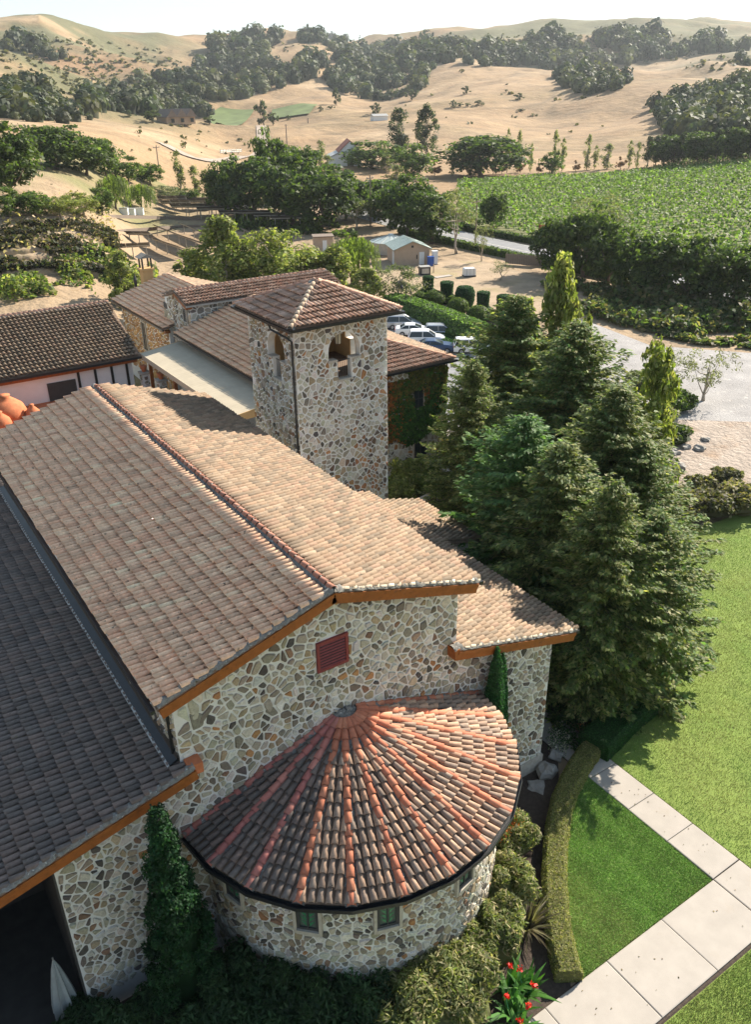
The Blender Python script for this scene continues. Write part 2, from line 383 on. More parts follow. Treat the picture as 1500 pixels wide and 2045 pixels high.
def stone_field(x0, x1, z0, z1, size, joint, clips, hole=None, seed=0, aniso=1.0, palette=STONES, pal_fn=None, depth=(.03, .07)):
    """irregular stones over a rectangle; clips(cx,cz) -> list of half planes or None to drop; hole(x,z)->pushed point"""
    rg = random.Random(seed); pts = []; grid = {}
    nx = int((x1-x0)/size)+3; nz = int((z1-z0)/(size*aniso))+3
    for i in range(-1, nx):
        for j in range(-1, nz):
            if rg.random() < .20: continue
            x = x0 + (i+.5*(j % 2)+rg.uniform(-.42, .42))*size; z = z0 + (j+rg.uniform(-.42, .42))*size*aniso
            grid.setdefault((i, j), []).append(len(pts)); pts.append((x, z, i, j))
            if rg.random() < .22:
                grid[(i, j)].append(len(pts)); pts.append((x+rg.uniform(.3, .5)*size*rg.choice((-1, 1)), z+rg.uniform(.3, .5)*size*rg.choice((-1, 1)), i, j))
    cols = [c for c, w in palette]; ws = [w for c, w in palette]
    out = []
    for k, (x, z, i, j) in enumerate(pts):
        cl = clips(x, z)
        if cl is None: continue
        if hole and hole(x, z) != (x, z): continue
        B = 1.7*size; poly = [(x-B, z-B), (x+B, z-B), (x+B, z+B), (x-B, z+B)]
        for di in (-2, -1, 0, 1, 2):
            for dj in (-2, -1, 0, 1, 2):
                for m in grid.get((i+di, j+dj), ()):
                    if m == k: continue
                    dx = pts[m][0]-x; dz = pts[m][1]-z; l = math.hypot(dx, dz)
                    if l < 1e-4: continue
                    poly = clip_poly(poly, dx/l, dz/l, (dx*(x+dx/2)+dz*(z+dz/2))/l - joint/2*rg.uniform(.7, 1.3))
                    if len(poly) < 3: break
                if len(poly) < 3: break
            if len(poly) < 3: break
        for (a, b, c) in cl:
            if len(poly) >= 3: poly = clip_poly(poly, a, b, c)
        if len(poly) < 3: continue
        if hole: poly = [hole(*p) for p in poly]
        ar = sum(poly[q][0]*poly[(q+1) % len(poly)][1]-poly[(q+1) % len(poly)][0]*poly[q][1] for q in range(len(poly)))/2
        if abs(ar) < .0035: continue
        r = []
        for q in range(len(poly)):
            a = poly[q]; b = poly[(q+1) % len(poly)]; s = rg.uniform(.07, .17)
            r += [(a[0]+s*(b[0]-a[0]), a[1]+s*(b[1]-a[1])), (b[0]-s*(b[0]-a[0]), b[1]-s*(b[1]-a[1]))]
        if len(r) > 16: r = r[::2]
        pc = palette
        if pal_fn: 
            pc = pal_fn(x, z, rg); c = rg.choices([q for q, w in pc], [w for q, w in pc])[0]
        else: c = rg.choices(cols, ws)[0]
        g = rg.uniform(.82, 1.2)
        out.append((r, rg.uniform(*depth), tuple(min(.75, v*g*rg.uniform(.95, 1.05)) for v in c)))
    return out
def stone_mesh(st, mp, rg):
    r, h, c = st; n = len(r); cx = sum(p[0] for p in r)/n; cz = sum(p[1] for p in r)/n
    k = rg.uniform(.80, .9); tx, tz = rg.gauss(0, .05), rg.gauss(0, .05)
    V = [mp(p[0], p[1], -.004) for p in r]
    V += [mp(cx+(p[0]-cx)*k, cz+(p[1]-cz)*k, h+(p[0]-cx)*tx+(p[1]-cz)*tz) for p in r]
    F = [[i, (i+1) % n, n+(i+1) % n, n+i] for i in range(n)] + [list(range(n, 2*n))]
    return V, F, c
def lay_stones(items, nparts, seed=0):
    "items: (stone, map, parent). nparts largest seen become objects of their own"
    rg = random.Random(seed); rows = []; built = []
    for k, (st, mp, par) in enumerate(items):
        V, F, c = stone_mesh(st, mp, rg); built.append((V, F, c, par))
        n = len(V)//2; q = px(np.array(V[n:]));
        ar = 0.5*abs(np.dot(q[:, 0], np.roll(q[:, 1], 1)) - np.dot(q[:, 1], np.roll(q[:, 0], 1)))
        m = q.mean(0); nrm = np.cross(np.array(V[n+1])-np.array(V[n]), np.array(V[n+2])-np.array(V[n+1]))
        ok = 0 < m[0] < 1500 and 0 < m[1] < 2045 and m[2] > 0 and not par.get('hid', False)
        rows.append((-(ar if ok else 0), k))
    rows.sort(); ch = {k for a, k in rows[:nparts] if a < 0}
    by = {}
    for k, (V, F, c, par) in enumerate(built):
        if k in ch: mk('stone', V, F, MT['stone'], par, np.tile(c, (len(V), 1)))
        else: by.setdefault(par.name, (par, MB()))[1].add(V, F, c)
    for par, mb in by.values():
        tag(mb.build('wall_stones', MT['stone'], par), kind='stuff')

# ------------------------------------------------------------------ the chapel: tall hall with two lower aisles
HR, HE, HW, OV, LN = 13.474, 11.676, 6.0, .48, 24.2
SLP = (HR-HE)/HW
XW = 5.41
ch = empty('chapel', (0, 0, 0), 0, 'long stone chapel with tan clay tile roofs in the foreground', 'building')
# walls (mortar mass); stones stand proud of it
RA = lambda x: 9.01 - .2695*(x-5.3)      # right aisle roof surface
LA = lambda x: 8.96 - .235*(-5.13-x)     # left aisle roof surface
w = MB()
zt = HR-.45
gable = w.prism([(-XW, 0, 0), (XW, 0, 0), (XW, 0, HR-SLP*XW-.42), (0, 0, HR-.42), (-XW, 0, HR-SLP*XW-.42)], (0, 23.6, 0)).build('hall_wall', MT['mortar'], ch)
aisR = MB().prism([(XW+.001, .002, 0), (10.57, .002, 0), (10.57, .002, RA(10.57)-.35), (XW+.001, .002, RA(XW)-.35)], (0, 15.2, 0)).build('aisle_wall', MT['mortar'], ch)
aisL = MB().prism([(-9.6, .002, 0), (-XW-.001, .002, 0), (-XW-.001, .002, LA(-XW)-.35), (-9.6, .002, LA(-9.6)-.35)], (0, 30, 0)).build('aisle_wall', MT['mortar'], ch)
# plinth of the right corner
MB().box(5.6, 10.66, -.07, .1, 0, .75).build('wall_plinth', MT['sill'], ch)
APX, APR, APE, APZ, APH = .45, 6.1, 6.05, 6.05, 8.25   # apse centre x, eave radius, .., eave z, apex z
def front_clip(x, z):
    if z < .8 or z > HR: return None
    if abs(x-APX) < 5.3 and z < APZ - .2: return None           # hidden behind the round apse
    cl = []
    if abs(x) < XW:
        cl += [(SLP, 1, HR-.62), (-SLP, 1, HR-.62)]
        if x > 0 and z > RA(XW)-.5: cl.append((1, 0, XW-.03))
        if x < 0 and z > LA(-XW)-.5: cl.append((-1, 0, XW-.03))
    elif x > 0:
        if x > 10.6: return None
        cl += [(.2695, 1, RA(0)-.75), (1, 0, 10.54)]
    else:
        if x < -9.63: return None
        cl += [(-.235, 1, LA(0)-.72), (-1, 0, 9.57)]
    return cl
VENT = (-.50, .70, 10.22, 11.40)
def vent_hole(x, z):
    a, b, c, d = VENT
    if a-.03 < x < b+.03 and c-.03 < z < d+.03:
        dd = [x-a+.03, b+.03-x, z-c+.03, d+.03-z]; m = dd.index(min(dd))
        return [(a-.03, z), (b+.03, z), (x, c-.03), (x, d+.03)][m]
    return (x, z)
items = [(s, (lambda x, z, d: (x, -d, z)), gable) for s in stone_field(-9.7, 10.7, .7, 13.4, .31, .07, front_clip, vent_hole, seed=3, aniso=.82)]
# return faces: right aisle side and left clerestory side
items += [(s, (lambda y, z, d: (-XW-d, y, z)), gable) for s in stone_field(0, 9, 8.9, 11.5, .34, .07, lambda y, z: None if (y > 9 or z < 8.8) else [(-1, 0, -.05), (0, 1, 11.2)], seed=5, aniso=.8)]
lay_stones(items, 300, seed=1)
# roofs
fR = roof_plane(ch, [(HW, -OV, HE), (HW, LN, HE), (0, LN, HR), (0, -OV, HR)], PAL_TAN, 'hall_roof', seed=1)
fL = roof_plane(ch, [(-HW, LN, HE), (-HW, -OV, HE), (0, -OV, HR), (0, LN, HR)], PAL_PINK_LIFT, 'hall_roof', seed=2)
XA = 11.46
fA = roof_plane(ch, [(XA, -OV, RA(XA)), (XA, 15.3, RA(XA)), (5.25, 15.3, RA(5.25)), (5.25, -OV, RA(5.25))], PAL_TAN, 'aisle_roof', seed=3)
fB = roof_plane(ch, [(-16.5, 30, LA(-16.5)), (-16.5, -OV, LA(-16.5)), (-5.2, -OV, LA(-5.2)), (-5.2, 30, LA(-5.2))], PAL_SHADE, 'aisle_roof', seed=4, pitch=.25)  # tiles coloured dark for the shade below the tall hall
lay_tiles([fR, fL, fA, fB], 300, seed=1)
cap_row(ch, (0, -OV, HR+.02), (0, LN, HR+.02), [(.38,.17,.11), (.35,.155,.10), (.41,.20,.135), (.32,.15,.105)], sc=.8, seed=4)
# rakes: stained boards with a smaller board under, mortared tile ends above
def rake(p, q, seed, h=.36, both=True):
    p = np.array(p, float); q = np.array(q, float)
    MB().obox(p+[0, .24, -.10], q+[0, .24, -.10], .50, h, upv=(0, 0, 1)).build('fascia_board', MT['wood'], ch)
    MB().obox(p+[0, .20, -.08], q+[0, .20, -.08], .50, .13).build('fascia_moulding', MT['wood'], ch)
    lump_strip(ch, p+[0, .10, .0], q+[0, .10, .0], .26, .13, seed=seed)
rake((0, -OV, HR), (HW-.06, -OV, HE+.02), 21); rake((-HW+.06, -OV, HE+.02), (0, -OV, HR), 22)
rake((5.15, -OV, RA(5.15)), (XA-.06, -OV, RA(XA-.06)), 23); rake((-16.4, -OV, LA(-16.4)), (-5.13, -OV, LA(-5.13)), 24)
endc = MB().box(4.98, 5.34, -.50, -.02, RA(5.15)-.42, RA(5.15)+.02).build('fascia_return', MT['wood'], ch)
lump_strip(ch, (4.96, -.30, RA(5.15)+.03), (5.36, -.30, RA(5.15)-.0), .46, .12, seed=26)
MB().box(-5.32, -4.86, -.45, -.02, LA(-5.13)-.30, LA(-5.13)+.10).build('fascia_return', MT['terra'], ch)
# small barrel tiles closing the right rakes
rk = [(.40,.33,.25), (.46,.39,.30), (.34,.27,.20), (.50,.43,.34)]
cap_row(ch, (HW, -OV+.06, HE+.02), (0, -OV+.06, HR+.02), rk, mat='tile', step=.30, sc=.52, name='rake_tile', seed=8, mortar=False)
cap_row(ch, (XA, -OV+.06, RA(XA)+.02), (5.3, -OV+.06, RA(5.3)+.02), rk, mat='tile', step=.30, sc=.52, name='rake_tile', seed=9, mortar=False)
# gutters, flashing, downspouts
MB().box(-6.16, -6.03, -OV, LN, HE-.15, HE-.03).build('gutter', MT['gutter'], ch)
MB().box(6.03, 6.17, -OV, LN, HE-.17, HE-.04).build('gutter', MT['gutter'], ch)
MB().box(11.49, 11.63, -OV, 15.3, RA(XA)-.18, RA(XA)-.05).build('gutter', MT['gutter'], ch)
MB().prism([(-5.76, 0, LA(-5.76)+.17), (-5.45, 0, LA(-5.45)+.17), (-5.45, 0, LA(-5.45)+.42), (-5.52, 0, LA(-5.52)+.28), (-5.76, 0, LA(-5.76)+.22)], (0, 24, 0)).build('flashing', MT['gutter'], ch)
MB().prism([(-5.83, 0, LA(-5.83)+.15), (-5.765, 0, LA(-5.765)+.15), (-5.765, 0, LA(-5.765)+.21), (-5.83, 0, LA(-5.83)+.20)], (0, 24, 0)).build('flashing_edge', MT['galv'], ch)
MB().tube([(-6.1, .30, HE-.15), (-5.6, .32, HE-.45), (-5.50, .33, HE-.7), (-5.50, .33, LA(-5.5)+.2)], .055, 8).build('downspout', MT['gutter'], ch)
# louvred vent on the gable
vf = MB(); a, b, c, d = VENT
for x0, x1, z0, z1 in ((a, a+.10, c, d), (b-.10, b, c, d), (a+.10, b-.10, c, c+.10), (a+.10, b-.10, d-.10, d)): vf.box(x0, x1, -.09, .0, z0, z1)
vent = vf.build('vent_frame', MT['vent'], ch)
MB().box(a+.1, b-.1, -.012, 0, c+.1, d-.1).build('vent_back', MT['darkin'], vent)
for k in range(9):
    z = c+.13+k*(d-c-.26)/8
    MB().prism([(a+.1, -.078, z-.038), (a+.1, -.066, z-.045), (a+.1, -.030, z+.005), (a+.1, -.042, z+.012)], (b-a-.2, 0, 0)).build('slat', MT['vent'], vent)
# porch under the left aisle roof: side wall and floor with shade put into their colour, post and a pale tapered buttress
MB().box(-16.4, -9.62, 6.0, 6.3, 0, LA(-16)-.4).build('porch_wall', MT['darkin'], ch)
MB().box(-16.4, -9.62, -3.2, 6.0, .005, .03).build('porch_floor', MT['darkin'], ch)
MB().box(-16.4, -16.1, -.3, 6.0, .03, LA(-16)-.4).build('porch_wall', MT['darkin'], ch)  # unseen outer wall, added to keep the porch dark
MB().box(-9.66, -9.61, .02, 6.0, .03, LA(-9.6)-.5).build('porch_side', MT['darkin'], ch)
# ------------------------------------------------------------------ the apse
ap = empty('apse', (0, 0, 0), 0, 'rounded stone apse with a fan shaped orange ribbed tile roof', 'apse')
NF = 12; WR = 5.5
seg = 48
V = []
for j in range(seg+1):
    t = -math.pi + math.pi*j/seg
    for z in (0, APZ+.15): V.append((APX+WR*math.cos(t), WR*math.sin(t), z))
awall = mk('curved_wall', V, [[2*j, 2*j+2, 2*j+3, 2*j+1] for j in range(seg)], MT['mortar'], ap, smooth=True)
WANG = [R_(-162.5), R_(-134.3), R_(-108.5), R_(-78.0)]
WZ = (4.15, 5.62)
def win_hole(s, z):
    for A in WANG:
        s0 = A*WR; a, b, c, d = s0-.46, s0+.46, WZ[0]-.2, WZ[1]+.3
        if a < s < b and c < z < d:
            dd = [s-a, b-s, z-c]; m = dd.index(min(dd)); return [(a, z), (b, z), (s, c)][m]
    return (s, z)
it = [(s, (lambda s, z, d: (APX+(WR+d)*math.cos(s/WR), (WR+d)*math.sin(s/WR), z)), awall)
      for s in stone_field(-math.pi*WR, 0, .6, 6.0, .30, .065, lambda s, z: None if (s < -math.pi*WR+.1 or s > -.1 or z < .5) else [(0, 1, 5.75)], win_hole, seed=9, aniso=.72)]
lay_stones(it, 300, seed=2)
# roof facets
deckp = lambda t, r, z: np.array([APX+r*math.cos(t), r*math.sin(t), z])
apexp = np.array([APX, -.05, APH])
flds = []
for k in range(NF):
    t0 = -math.pi+math.pi*k/NF; t1 = -math.pi+math.pi*(k+1)/NF
    f = roof_plane(ap, [deckp(t0, APR, APZ), deckp(t1, APR, APZ), apexp], PAL_APSE if k > 2 else PAL_SHADE, 'roof_facet', seed=40+k, pitch=.262, row=.43, pad=.075, deck=.10)  # left facets coloured dark to paint in the gable's shadow
    flds.append(f)
lay_tiles(flds, 300, name='tile', seed=5)
ribc = [(.46,.165,.09), (.42,.15,.085), (.48,.19,.11), (.40,.14,.08), (.44,.175,.10)]
ribg = [(.40,.15,.12), (.36,.13,.11), (.44,.18,.14)]  # rib tones for the left facets with painted shade
for k in range(NF+1):
    t = -math.pi+math.pi*k/NF
    if k in (0, NF): t += .012*(1 if k == 0 else -1)
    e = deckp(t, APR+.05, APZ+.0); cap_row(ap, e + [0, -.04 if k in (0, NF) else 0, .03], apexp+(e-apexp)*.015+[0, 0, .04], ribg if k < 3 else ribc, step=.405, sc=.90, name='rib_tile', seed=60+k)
MB().lathe([(.15, APH-.14), (.11, APH+.02), (.04, APH+.06)], (APX, -.10), 9).build('apex_mortar', MT['lump'], ap)
lump_strip(ap, (APX-APR, -.10, APZ+.08), (APX, -.10, APH+.02), .30, .12, seed=31); lump_strip(ap, (APX, -.10, APH+.02), (APX+APR, -.10, APZ+.08), .30, .12, seed=32)
# eave ring, gutter
gm = MB(); sm = MB(); em = MB()
for k in range(NF):
    t0 = -math.pi+math.pi*k/NF; t1 = -math.pi+math.pi*(k+1)/NF
    def q(t, r, z): return deckp(t, r, z)
    for mb, r0, r1, z0, z1 in ((gm, APR+.03, APR+.17, APZ-.17, APZ-.12), (sm, WR-.02, APR-.05, APZ-.22, APZ-.12)):
        mb.add([q(t0, r0, z0), q(t0, r1, z0), q(t1, r1, z0), q(t1, r0, z0), q(t0, r0, z1), q(t0, r1, z1), q(t1, r1, z1), q(t1, r0, z1)],
               [[3,2,1,0],[4,5,6,7],[0,1,5,4],[1,2,6,5],[2,3,7,6],[3,0,4,7]])
    for r in (APR+.02, APR+.165):
        gm.add([q(t0, r, APZ-.15), q(t0, r+.018, APZ-.15), q(t1, r+.018, APZ-.15), q(t1, r, APZ-.15), q(t0, r, APZ-.01), q(t0, r+.018, APZ-.01), q(t1, r+.018, APZ-.01), q(t1, r, APZ-.01)],
               [[3,2,1,0],[4,5,6,7],[0,1,5,4],[1,2,6,5],[2,3,7,6],[3,0,4,7]])
gm.build('gutter', MT['gutter'], ap); sm.build('soffit', MT['sill'], ap)
for A in WANG:
    c0 = np.array([APX+WR*math.cos(A), WR*math.sin(A), 0]); nn = np.array([math.cos(A), math.sin(A), 0]); tt = np.array([-math.sin(A), math.cos(A), 0])
    def L3(a, d, z): return tuple(c0+tt*a+nn*d+np.array([0, 0, z]))
    def bx(mb, a0, a1, d0, d1, z0, z1):
        return mb.add([L3(a0,d0,z0), L3(a1,d0,z0), L3(a1,d1,z0), L3(a0,d1,z0), L3(a0,d0,z1), L3(a1,d0,z1), L3(a1,d1,z1), L3(a0,d1,z1)],
                      [[3,2,1,0],[4,5,6,7],[0,1,5,4],[1,2,6,5],[2,3,7,6],[3,0,4,7]])
    z0, z1 = WZ
    sur = MB(); bx(sur, -.46, -.36, -.1, .12, z0-.16, z1+.1); bx(sur, .36, .46, -.1, .12, z0-.16, z1+.1); bx(sur, -.36, .36, -.1, .14, z0-.16, z0)
    su = sur.build('window', MT['sill'], ap)
    fr = MB()
    for a0, a1, b0, b1 in ((-.36, -.26, z0, z1), (.26, .36, z0, z1), (-.26, .26, z0, z0+.10), (-.02, .02, z0+.1, z1)): bx(fr, a0, a1, -.06, .065, b0, b1)
    fr.build('frame', MT['wframe'], su)
    bx(MB(), -.26, .26, -.05, .016, z0+.1, z1).build('pane', MT['lead'], su)
    lf = MB()
    for zz in (z0+.22, z0+.42, z0+.62, z0+.82, z0+1.02):
        for s in (-1, 1):
            lf.add([L3(s*.03, .022, zz-.1), L3(s*.12, .024, zz), L3(s*.23, .022, zz+.15), L3(s*.06, .024, zz+.08)], [[0,1,2,3]])
    lf.build('leaf_motif', MT['leafgl'], su)

# ------------------------------------------------------------------ the bell tower
TX0, TX1, TY0, TY1, TZE = 8.9, 14.72, 18.05, 23.5, 16.55
tw = empty('bell_tower', (TX0, TY0, 0), 0, 'square stone bell tower with arched openings and pyramid tile roof', 'tower')
tw.location = (0, 0, 0)
TH = .42
ZA, ZT, ZW, ZB = 14.78, 16.35, 14.30, 13.17     # spring, wall top, wide sill, slot sill
def arch_polys(s0, s1, c, t0=0.0, hw=1.0, hn=.45):
    P = [[(s0, t0), (c-hw, t0), (c-hw, ZT), (s0, ZT)], [(c+hw, t0), (s1, t0), (s1, ZT), (c+hw, ZT)], [(c-hw, t0), (c+hw, t0), (c+hw, ZB), (c-hw, ZB)],
         [(c-hw, ZB), (c-hn, ZB), (c-hn, ZW), (c-hw, ZW)], [(c+hn, ZB), (c+hw, ZB), (c+hw, ZW), (c+hn, ZW)]]
    K = 12
    for k in range(K):
        a = math.pi-math.pi*k/K; b = math.pi-math.pi*(k+1)/K
        P.append([(c+hw*math.cos(a), ZA+hw*math.sin(a)), (c+hw*math.cos(b), ZA+hw*math.sin(b)), (c+hw*math.cos(b), ZT), (c+hw*math.cos(a), ZT)])
    return P
def arch_hole(c, hw=1.03, hn=.48):
    def f(s, z):
        if abs(s-c) < hw and ZW <= z <= ZA+hw:
            if z > ZA:
                r = math.hypot(s-c, z-ZA)
                if r < hw: return (c+(s-c)*hw/max(r, .01), ZA+(z-ZA)*hw/max(r, .01))
            else:
                return (c+hw*(1 if s > c else -1), z) if hw-abs(s-c) < z-ZW+.05 or abs(s-c) < hn else (s, ZW)
        if abs(s-c) < hn and ZB < z < ZW: return (c+hn*(1 if s > c else -1), z) if hn-abs(s-c) < z-ZB else (s, ZB)
        return (s, z)
    return f
CXT, CYT = (TX0+TX1)/2+.05, (TY0+TY1)/2
sides = []
for nm, s0, s1, c, mp in (('front', TX0, TX1, 11.92, lambda s, z, d: (s, TY0-d, z)), ('left', TY0+TH, TY1-TH, 20.2, lambda s, z, d: (TX0-d, s, z)),
                          ('right', TY0+TH, TY1-TH, CYT, lambda s, z, d: (TX1+d, s, z)), ('back', TX0, TX1, 11.92, lambda s, z, d: (s, TY1+d, z))):
    mb = MB(); inn = MB()
    for P in arch_polys(s0, s1, c):
        e = np.array(mp(0, 0, -TH+.0))-np.array(mp(0, 0, 0))
        mb.prism([mp(s, z, 0) for s, z in P], e)
        P2 = [(s, max(z, 12.3)) for s, z in P]
        if P2[2][1] - 12.3 > .01: inn.prism([mp(s, z, -TH-.002) for s, z in P2], e/TH*.05)
    o = mb.build('tower_wall', MT['mortar'], tw); inn.build('inner_wall', MT['stucco'], o)
    sides.append((nm, o, s0, s1, c, mp))
def warm(x, z, rg):
    p = 0.75*max(0, min(1, (10.2-z)/5.5)) + (.2 if x > 12.8 else 0)
    return STONES_WARM if rg.random() < p else STONES
it = []
for nm, o, s0, s1, c, mp in sides:
    if nm == 'front': it += [(s, mp, o) for s in stone_field(TX0, TX1, 4.5, ZT, .31, .07, lambda s, z: None if not (TX0 < s < TX1 and z < ZT) else [(-1, 0, -TX0-.02), (1, 0, TX1-.02), (0, 1, ZT-.1)], arch_hole(c), seed=14, aniso=.86, pal_fn=warm)]
    if nm == 'left': it += [(s, mp, o) for s in stone_field(TY0, TY1, 8.0, ZT, .30, .065, lambda s, z: None if not (TY0 < s < TY1 and z < ZT) else [(-1, 0, -TY0-.02), (1, 0, TY1-.02), (0, 1, ZT-.1)], arch_hole(c), seed=15, aniso=.86)]
    if nm == 'right': it += [(s, mp, o) for s in stone_field(TY0, TY1, 4.0, ZT, .36, .075, lambda s, z: None if not (TY0 < s < TY1 and z < ZT) else [(-1, 0, -TY0-.02), (1, 0, TY1-.02), (0, 1, ZT-.1)], arch_hole(c), seed=16, aniso=.86)]
lay_stones(it, 300, seed=3)
MB().box(TX0+TH+.06, TX1-TH-.06, TY0+TH+.06, TY1-TH-.06, 13.0, 13.15).build('belfry_floor', MT['pan'], tw)
MB().box(TX0+.05, TX1-.05, TY0+.05, TY1-.05, ZT, ZT+.1).build('belfry_ceiling', MT['stucco'], tw)
# sills and iron rails in the slots
for nm, o, s0, s1, c, mp in sides[:2]:
    for a, b, z in ((c-.52, c+.52, ZB), (c-1.08, c-.47, ZW), (c+.47, c+1.08, ZW)):
        P = [(a, z-.10), (b, z-.10), (b, z+.02), (a, z+.02)]
        MB().prism([mp(s, t, .06) for s, t in P], np.array(mp(0, 0, -.44))-np.array(mp(0, 0, 0))).build('sill', MT['sill'], tw)
    rl = MB(); rl.tube([mp(c-.45, ZW-.12, -.2), mp(c+.45, ZW-.12, -.2)], .018, 5)
    for k in range(8): rl.tube([mp(c-.42+k*.12, ZB, -.2), mp(c-.42+k*.12, ZW-.1, -.2)], .011, 4)
    rl.build('railing', MT['iron'], tw)
EX0, EX1, EY0, EY1 = 8.36, 15.28, 17.42, 24.05
apx = ((EX0+EX1)/2, (EY0+EY1)/2, 18.02)
c4 = [(EX0, EY0, TZE), (EX1, EY0, TZE), (EX1, EY1, TZE), (EX0, EY1, TZE)]
tf = [roof_plane(tw, [c4[k], c4[(k+1) % 4], apx], PAL_BROWN, 'hip_roof', seed=70+k, pitch=.27, row=.46, pad=.1) for k in range(4)]
lay_tiles(tf, 0, TV=TILE_V2*1.15, TF=TILE_F2)
for k in range(4):
    cap_row(tw, np.array(c4[k])+[0, 0, .05], np.array(apx)+[0, 0, .05], [(.62,.46,.32), (.58,.42,.28), (.66,.50,.36)] if k == 0 else [(.40,.22,.15), (.45,.26,.18), (.36,.2,.14)], step=.42, sc=.95, name='hip_tile', seed=80+k)
MB().box(EX0+.1, EX1-.1, EY0+.1, EY1-.1, TZE-.2, TZE-.145).build('eave_soffit', MT['wood'], tw)
gg = MB()
gg.box(EX0-.14, EX1+.14, EY0-.14, EY0-.02, TZE-.16, TZE-.03); gg.box(EX0-.14, EX0-.02, EY0-.02, EY1+.02, TZE-.16, TZE-.03)
gg.box(EX0-.14, EX1+.14, EY1+.02, EY1+.14, TZE-.16, TZE-.03); gg.box(EX1+.02, EX1+.14, EY0-.02, EY1+.02, TZE-.16, TZE-.03)
gg.build('gutter', MT['gutter'], tw)
MB().tube([(EX0-.1, 19.6, TZE-.12), (EX0-.05, 19.5, TZE-.4), (8.78, 18.6, TZE-.75), (8.80, 18.14, TZE-.85), (8.80, 18.14, 7.5)], .06, 8).build('downspout', MT['gutter'], tw)
def lantern(x, y, z, label, s=1.0):
    e = empty('hanging_lantern', (x, y, z), 0, label, 'lantern', 'tower lanterns')
    MB().lathe([(.30*s, .0), (.26*s, .05*s), (.05*s, .22*s)], (0, 0), 6).build('cap', MT['white'], e)
    fr = MB()
    for k in range(6):
        t = k*math.pi/3; fr.tube([(.2*s*math.cos(t), .2*s*math.sin(t), -.6*s), (.23*s*math.cos(t), .23*s*math.sin(t), 0)], .015*s, 4)
    fr.tube([(0, 0, .2*s), (0, 0, .7*s)], .015, 4); fr.build('frame', MT['iron'], e)
    MB().lathe([(.16*s, -.58*s), (.2*s, -.02)], (0, 0), 6).build('glass', MT['lamp'], e)
lantern(12.35, 19.4, 15.35, 'lantern with pale cap hanging inside the wide front arch of the tower')
lantern(9.75, 20.55, 15.45, 'lantern with pale cap hanging inside the side arch of the tower', .8)
# ------------------------------------------------------------------ other winery buildings
def leaf_quads(P, Nrm, size, rg, jit=.6, asp=.55):
    "one rhombic leaf per point"
    n = len(P); d = Nrm + rg.normal(0, jit, (n, 3)); d /= np.linalg.norm(d, axis=1, keepdims=True)+1e-9
    t = rg.normal(0, 1, (n, 3)); t -= (t*d).sum(1, keepdims=True)*d; t /= np.linalg.norm(t, axis=1, keepdims=True)+1e-9
    b = np.cross(d, t); s = size*(.6+.8*rg.random((n, 1))) if np.isscalar(size) else size[:, None]
    V = np.stack([P-t*s, P-b*s*asp+d*s*.12, P+t*s, P+b*s*asp+d*s*.12], 1)
    return V.reshape(-1, 3), np.arange(4*n).reshape(n, 4)
def leaf_cols(base, n, rg, var=.22, tips=None):
    c = np.array(base)[rg.integers(0, len(base), n)]*(1+rg.normal(0, var, (n, 1)))
    return np.repeat(np.clip(c, .008, .7), 4, 0)
def sample_tris(V, F, n, rg):
    V = np.asarray(V, float); T = np.array([[f[0], f[i], f[i+1]] for f in F for i in range(1, len(f)-1)])
    a, b, c = V[T[:, 0]], V[T[:, 1]], V[T[:, 2]]; nr = np.cross(b-a, c-a); ar = np.linalg.norm(nr, axis=1)
    k = rg.choice(len(T), n, p=ar/ar.sum()); r1 = np.sqrt(rg.random((n, 1))); r2 = rg.random((n, 1))
    P = a[k]*(1-r1)+b[k]*r1*(1-r2)+c[k]*r1*r2
    return P, nr[k]/(ar[k][:, None]+1e-9)

def simple_window(parent, p, s, zdir, nrm, w, h, name='window', shutter=None):
    p = np.array(p, float); s = np.array(s, float); nrm = np.array(nrm, float); z = np.array([0, 0, 1.0])
    def bx(a0, a1, b0, b1, d0, d1):
        return MB().add([p+s*a+z*b+nrm*d for d in (d0, d1) for a, b in ((a0, b0), (a1, b0), (a1, b1), (a0, b1))], [[3,2,1,0],[4,5,6,7],[0,1,5,4],[1,2,6,5],[2,3,7,6],[3,0,4,7]])
    fr = MB()
    for a0, a1, b0, b1 in ((-w/2-.12, -w/2, -.12, h+.12), (w/2, w/2+.12, -.12, h+.12), (-w/2, w/2, -.12, 0), (-w/2, w/2, h, h+.12)):
        q = bx(a0, a1, b0, b1, -.02, .1); fr.add(q.V, q.F)
    o = fr.build(name, MT['sill'], parent)
    bx(-w/2, w/2, 0, h, -.02, .02).build('pane', MT['glass'], o)
    mu = MB()
    for a0, a1, b0, b1 in ((-.03, .03, 0, h), (-w/2, -.03, h/2-.03, h/2+.03), (.03, w/2, h/2-.03, h/2+.03)):
        q = bx(a0, a1, b0, b1, .022, .05); mu.add(q.V, q.F)
    mu.build('muntin', MT['wframe'], o)
    return o

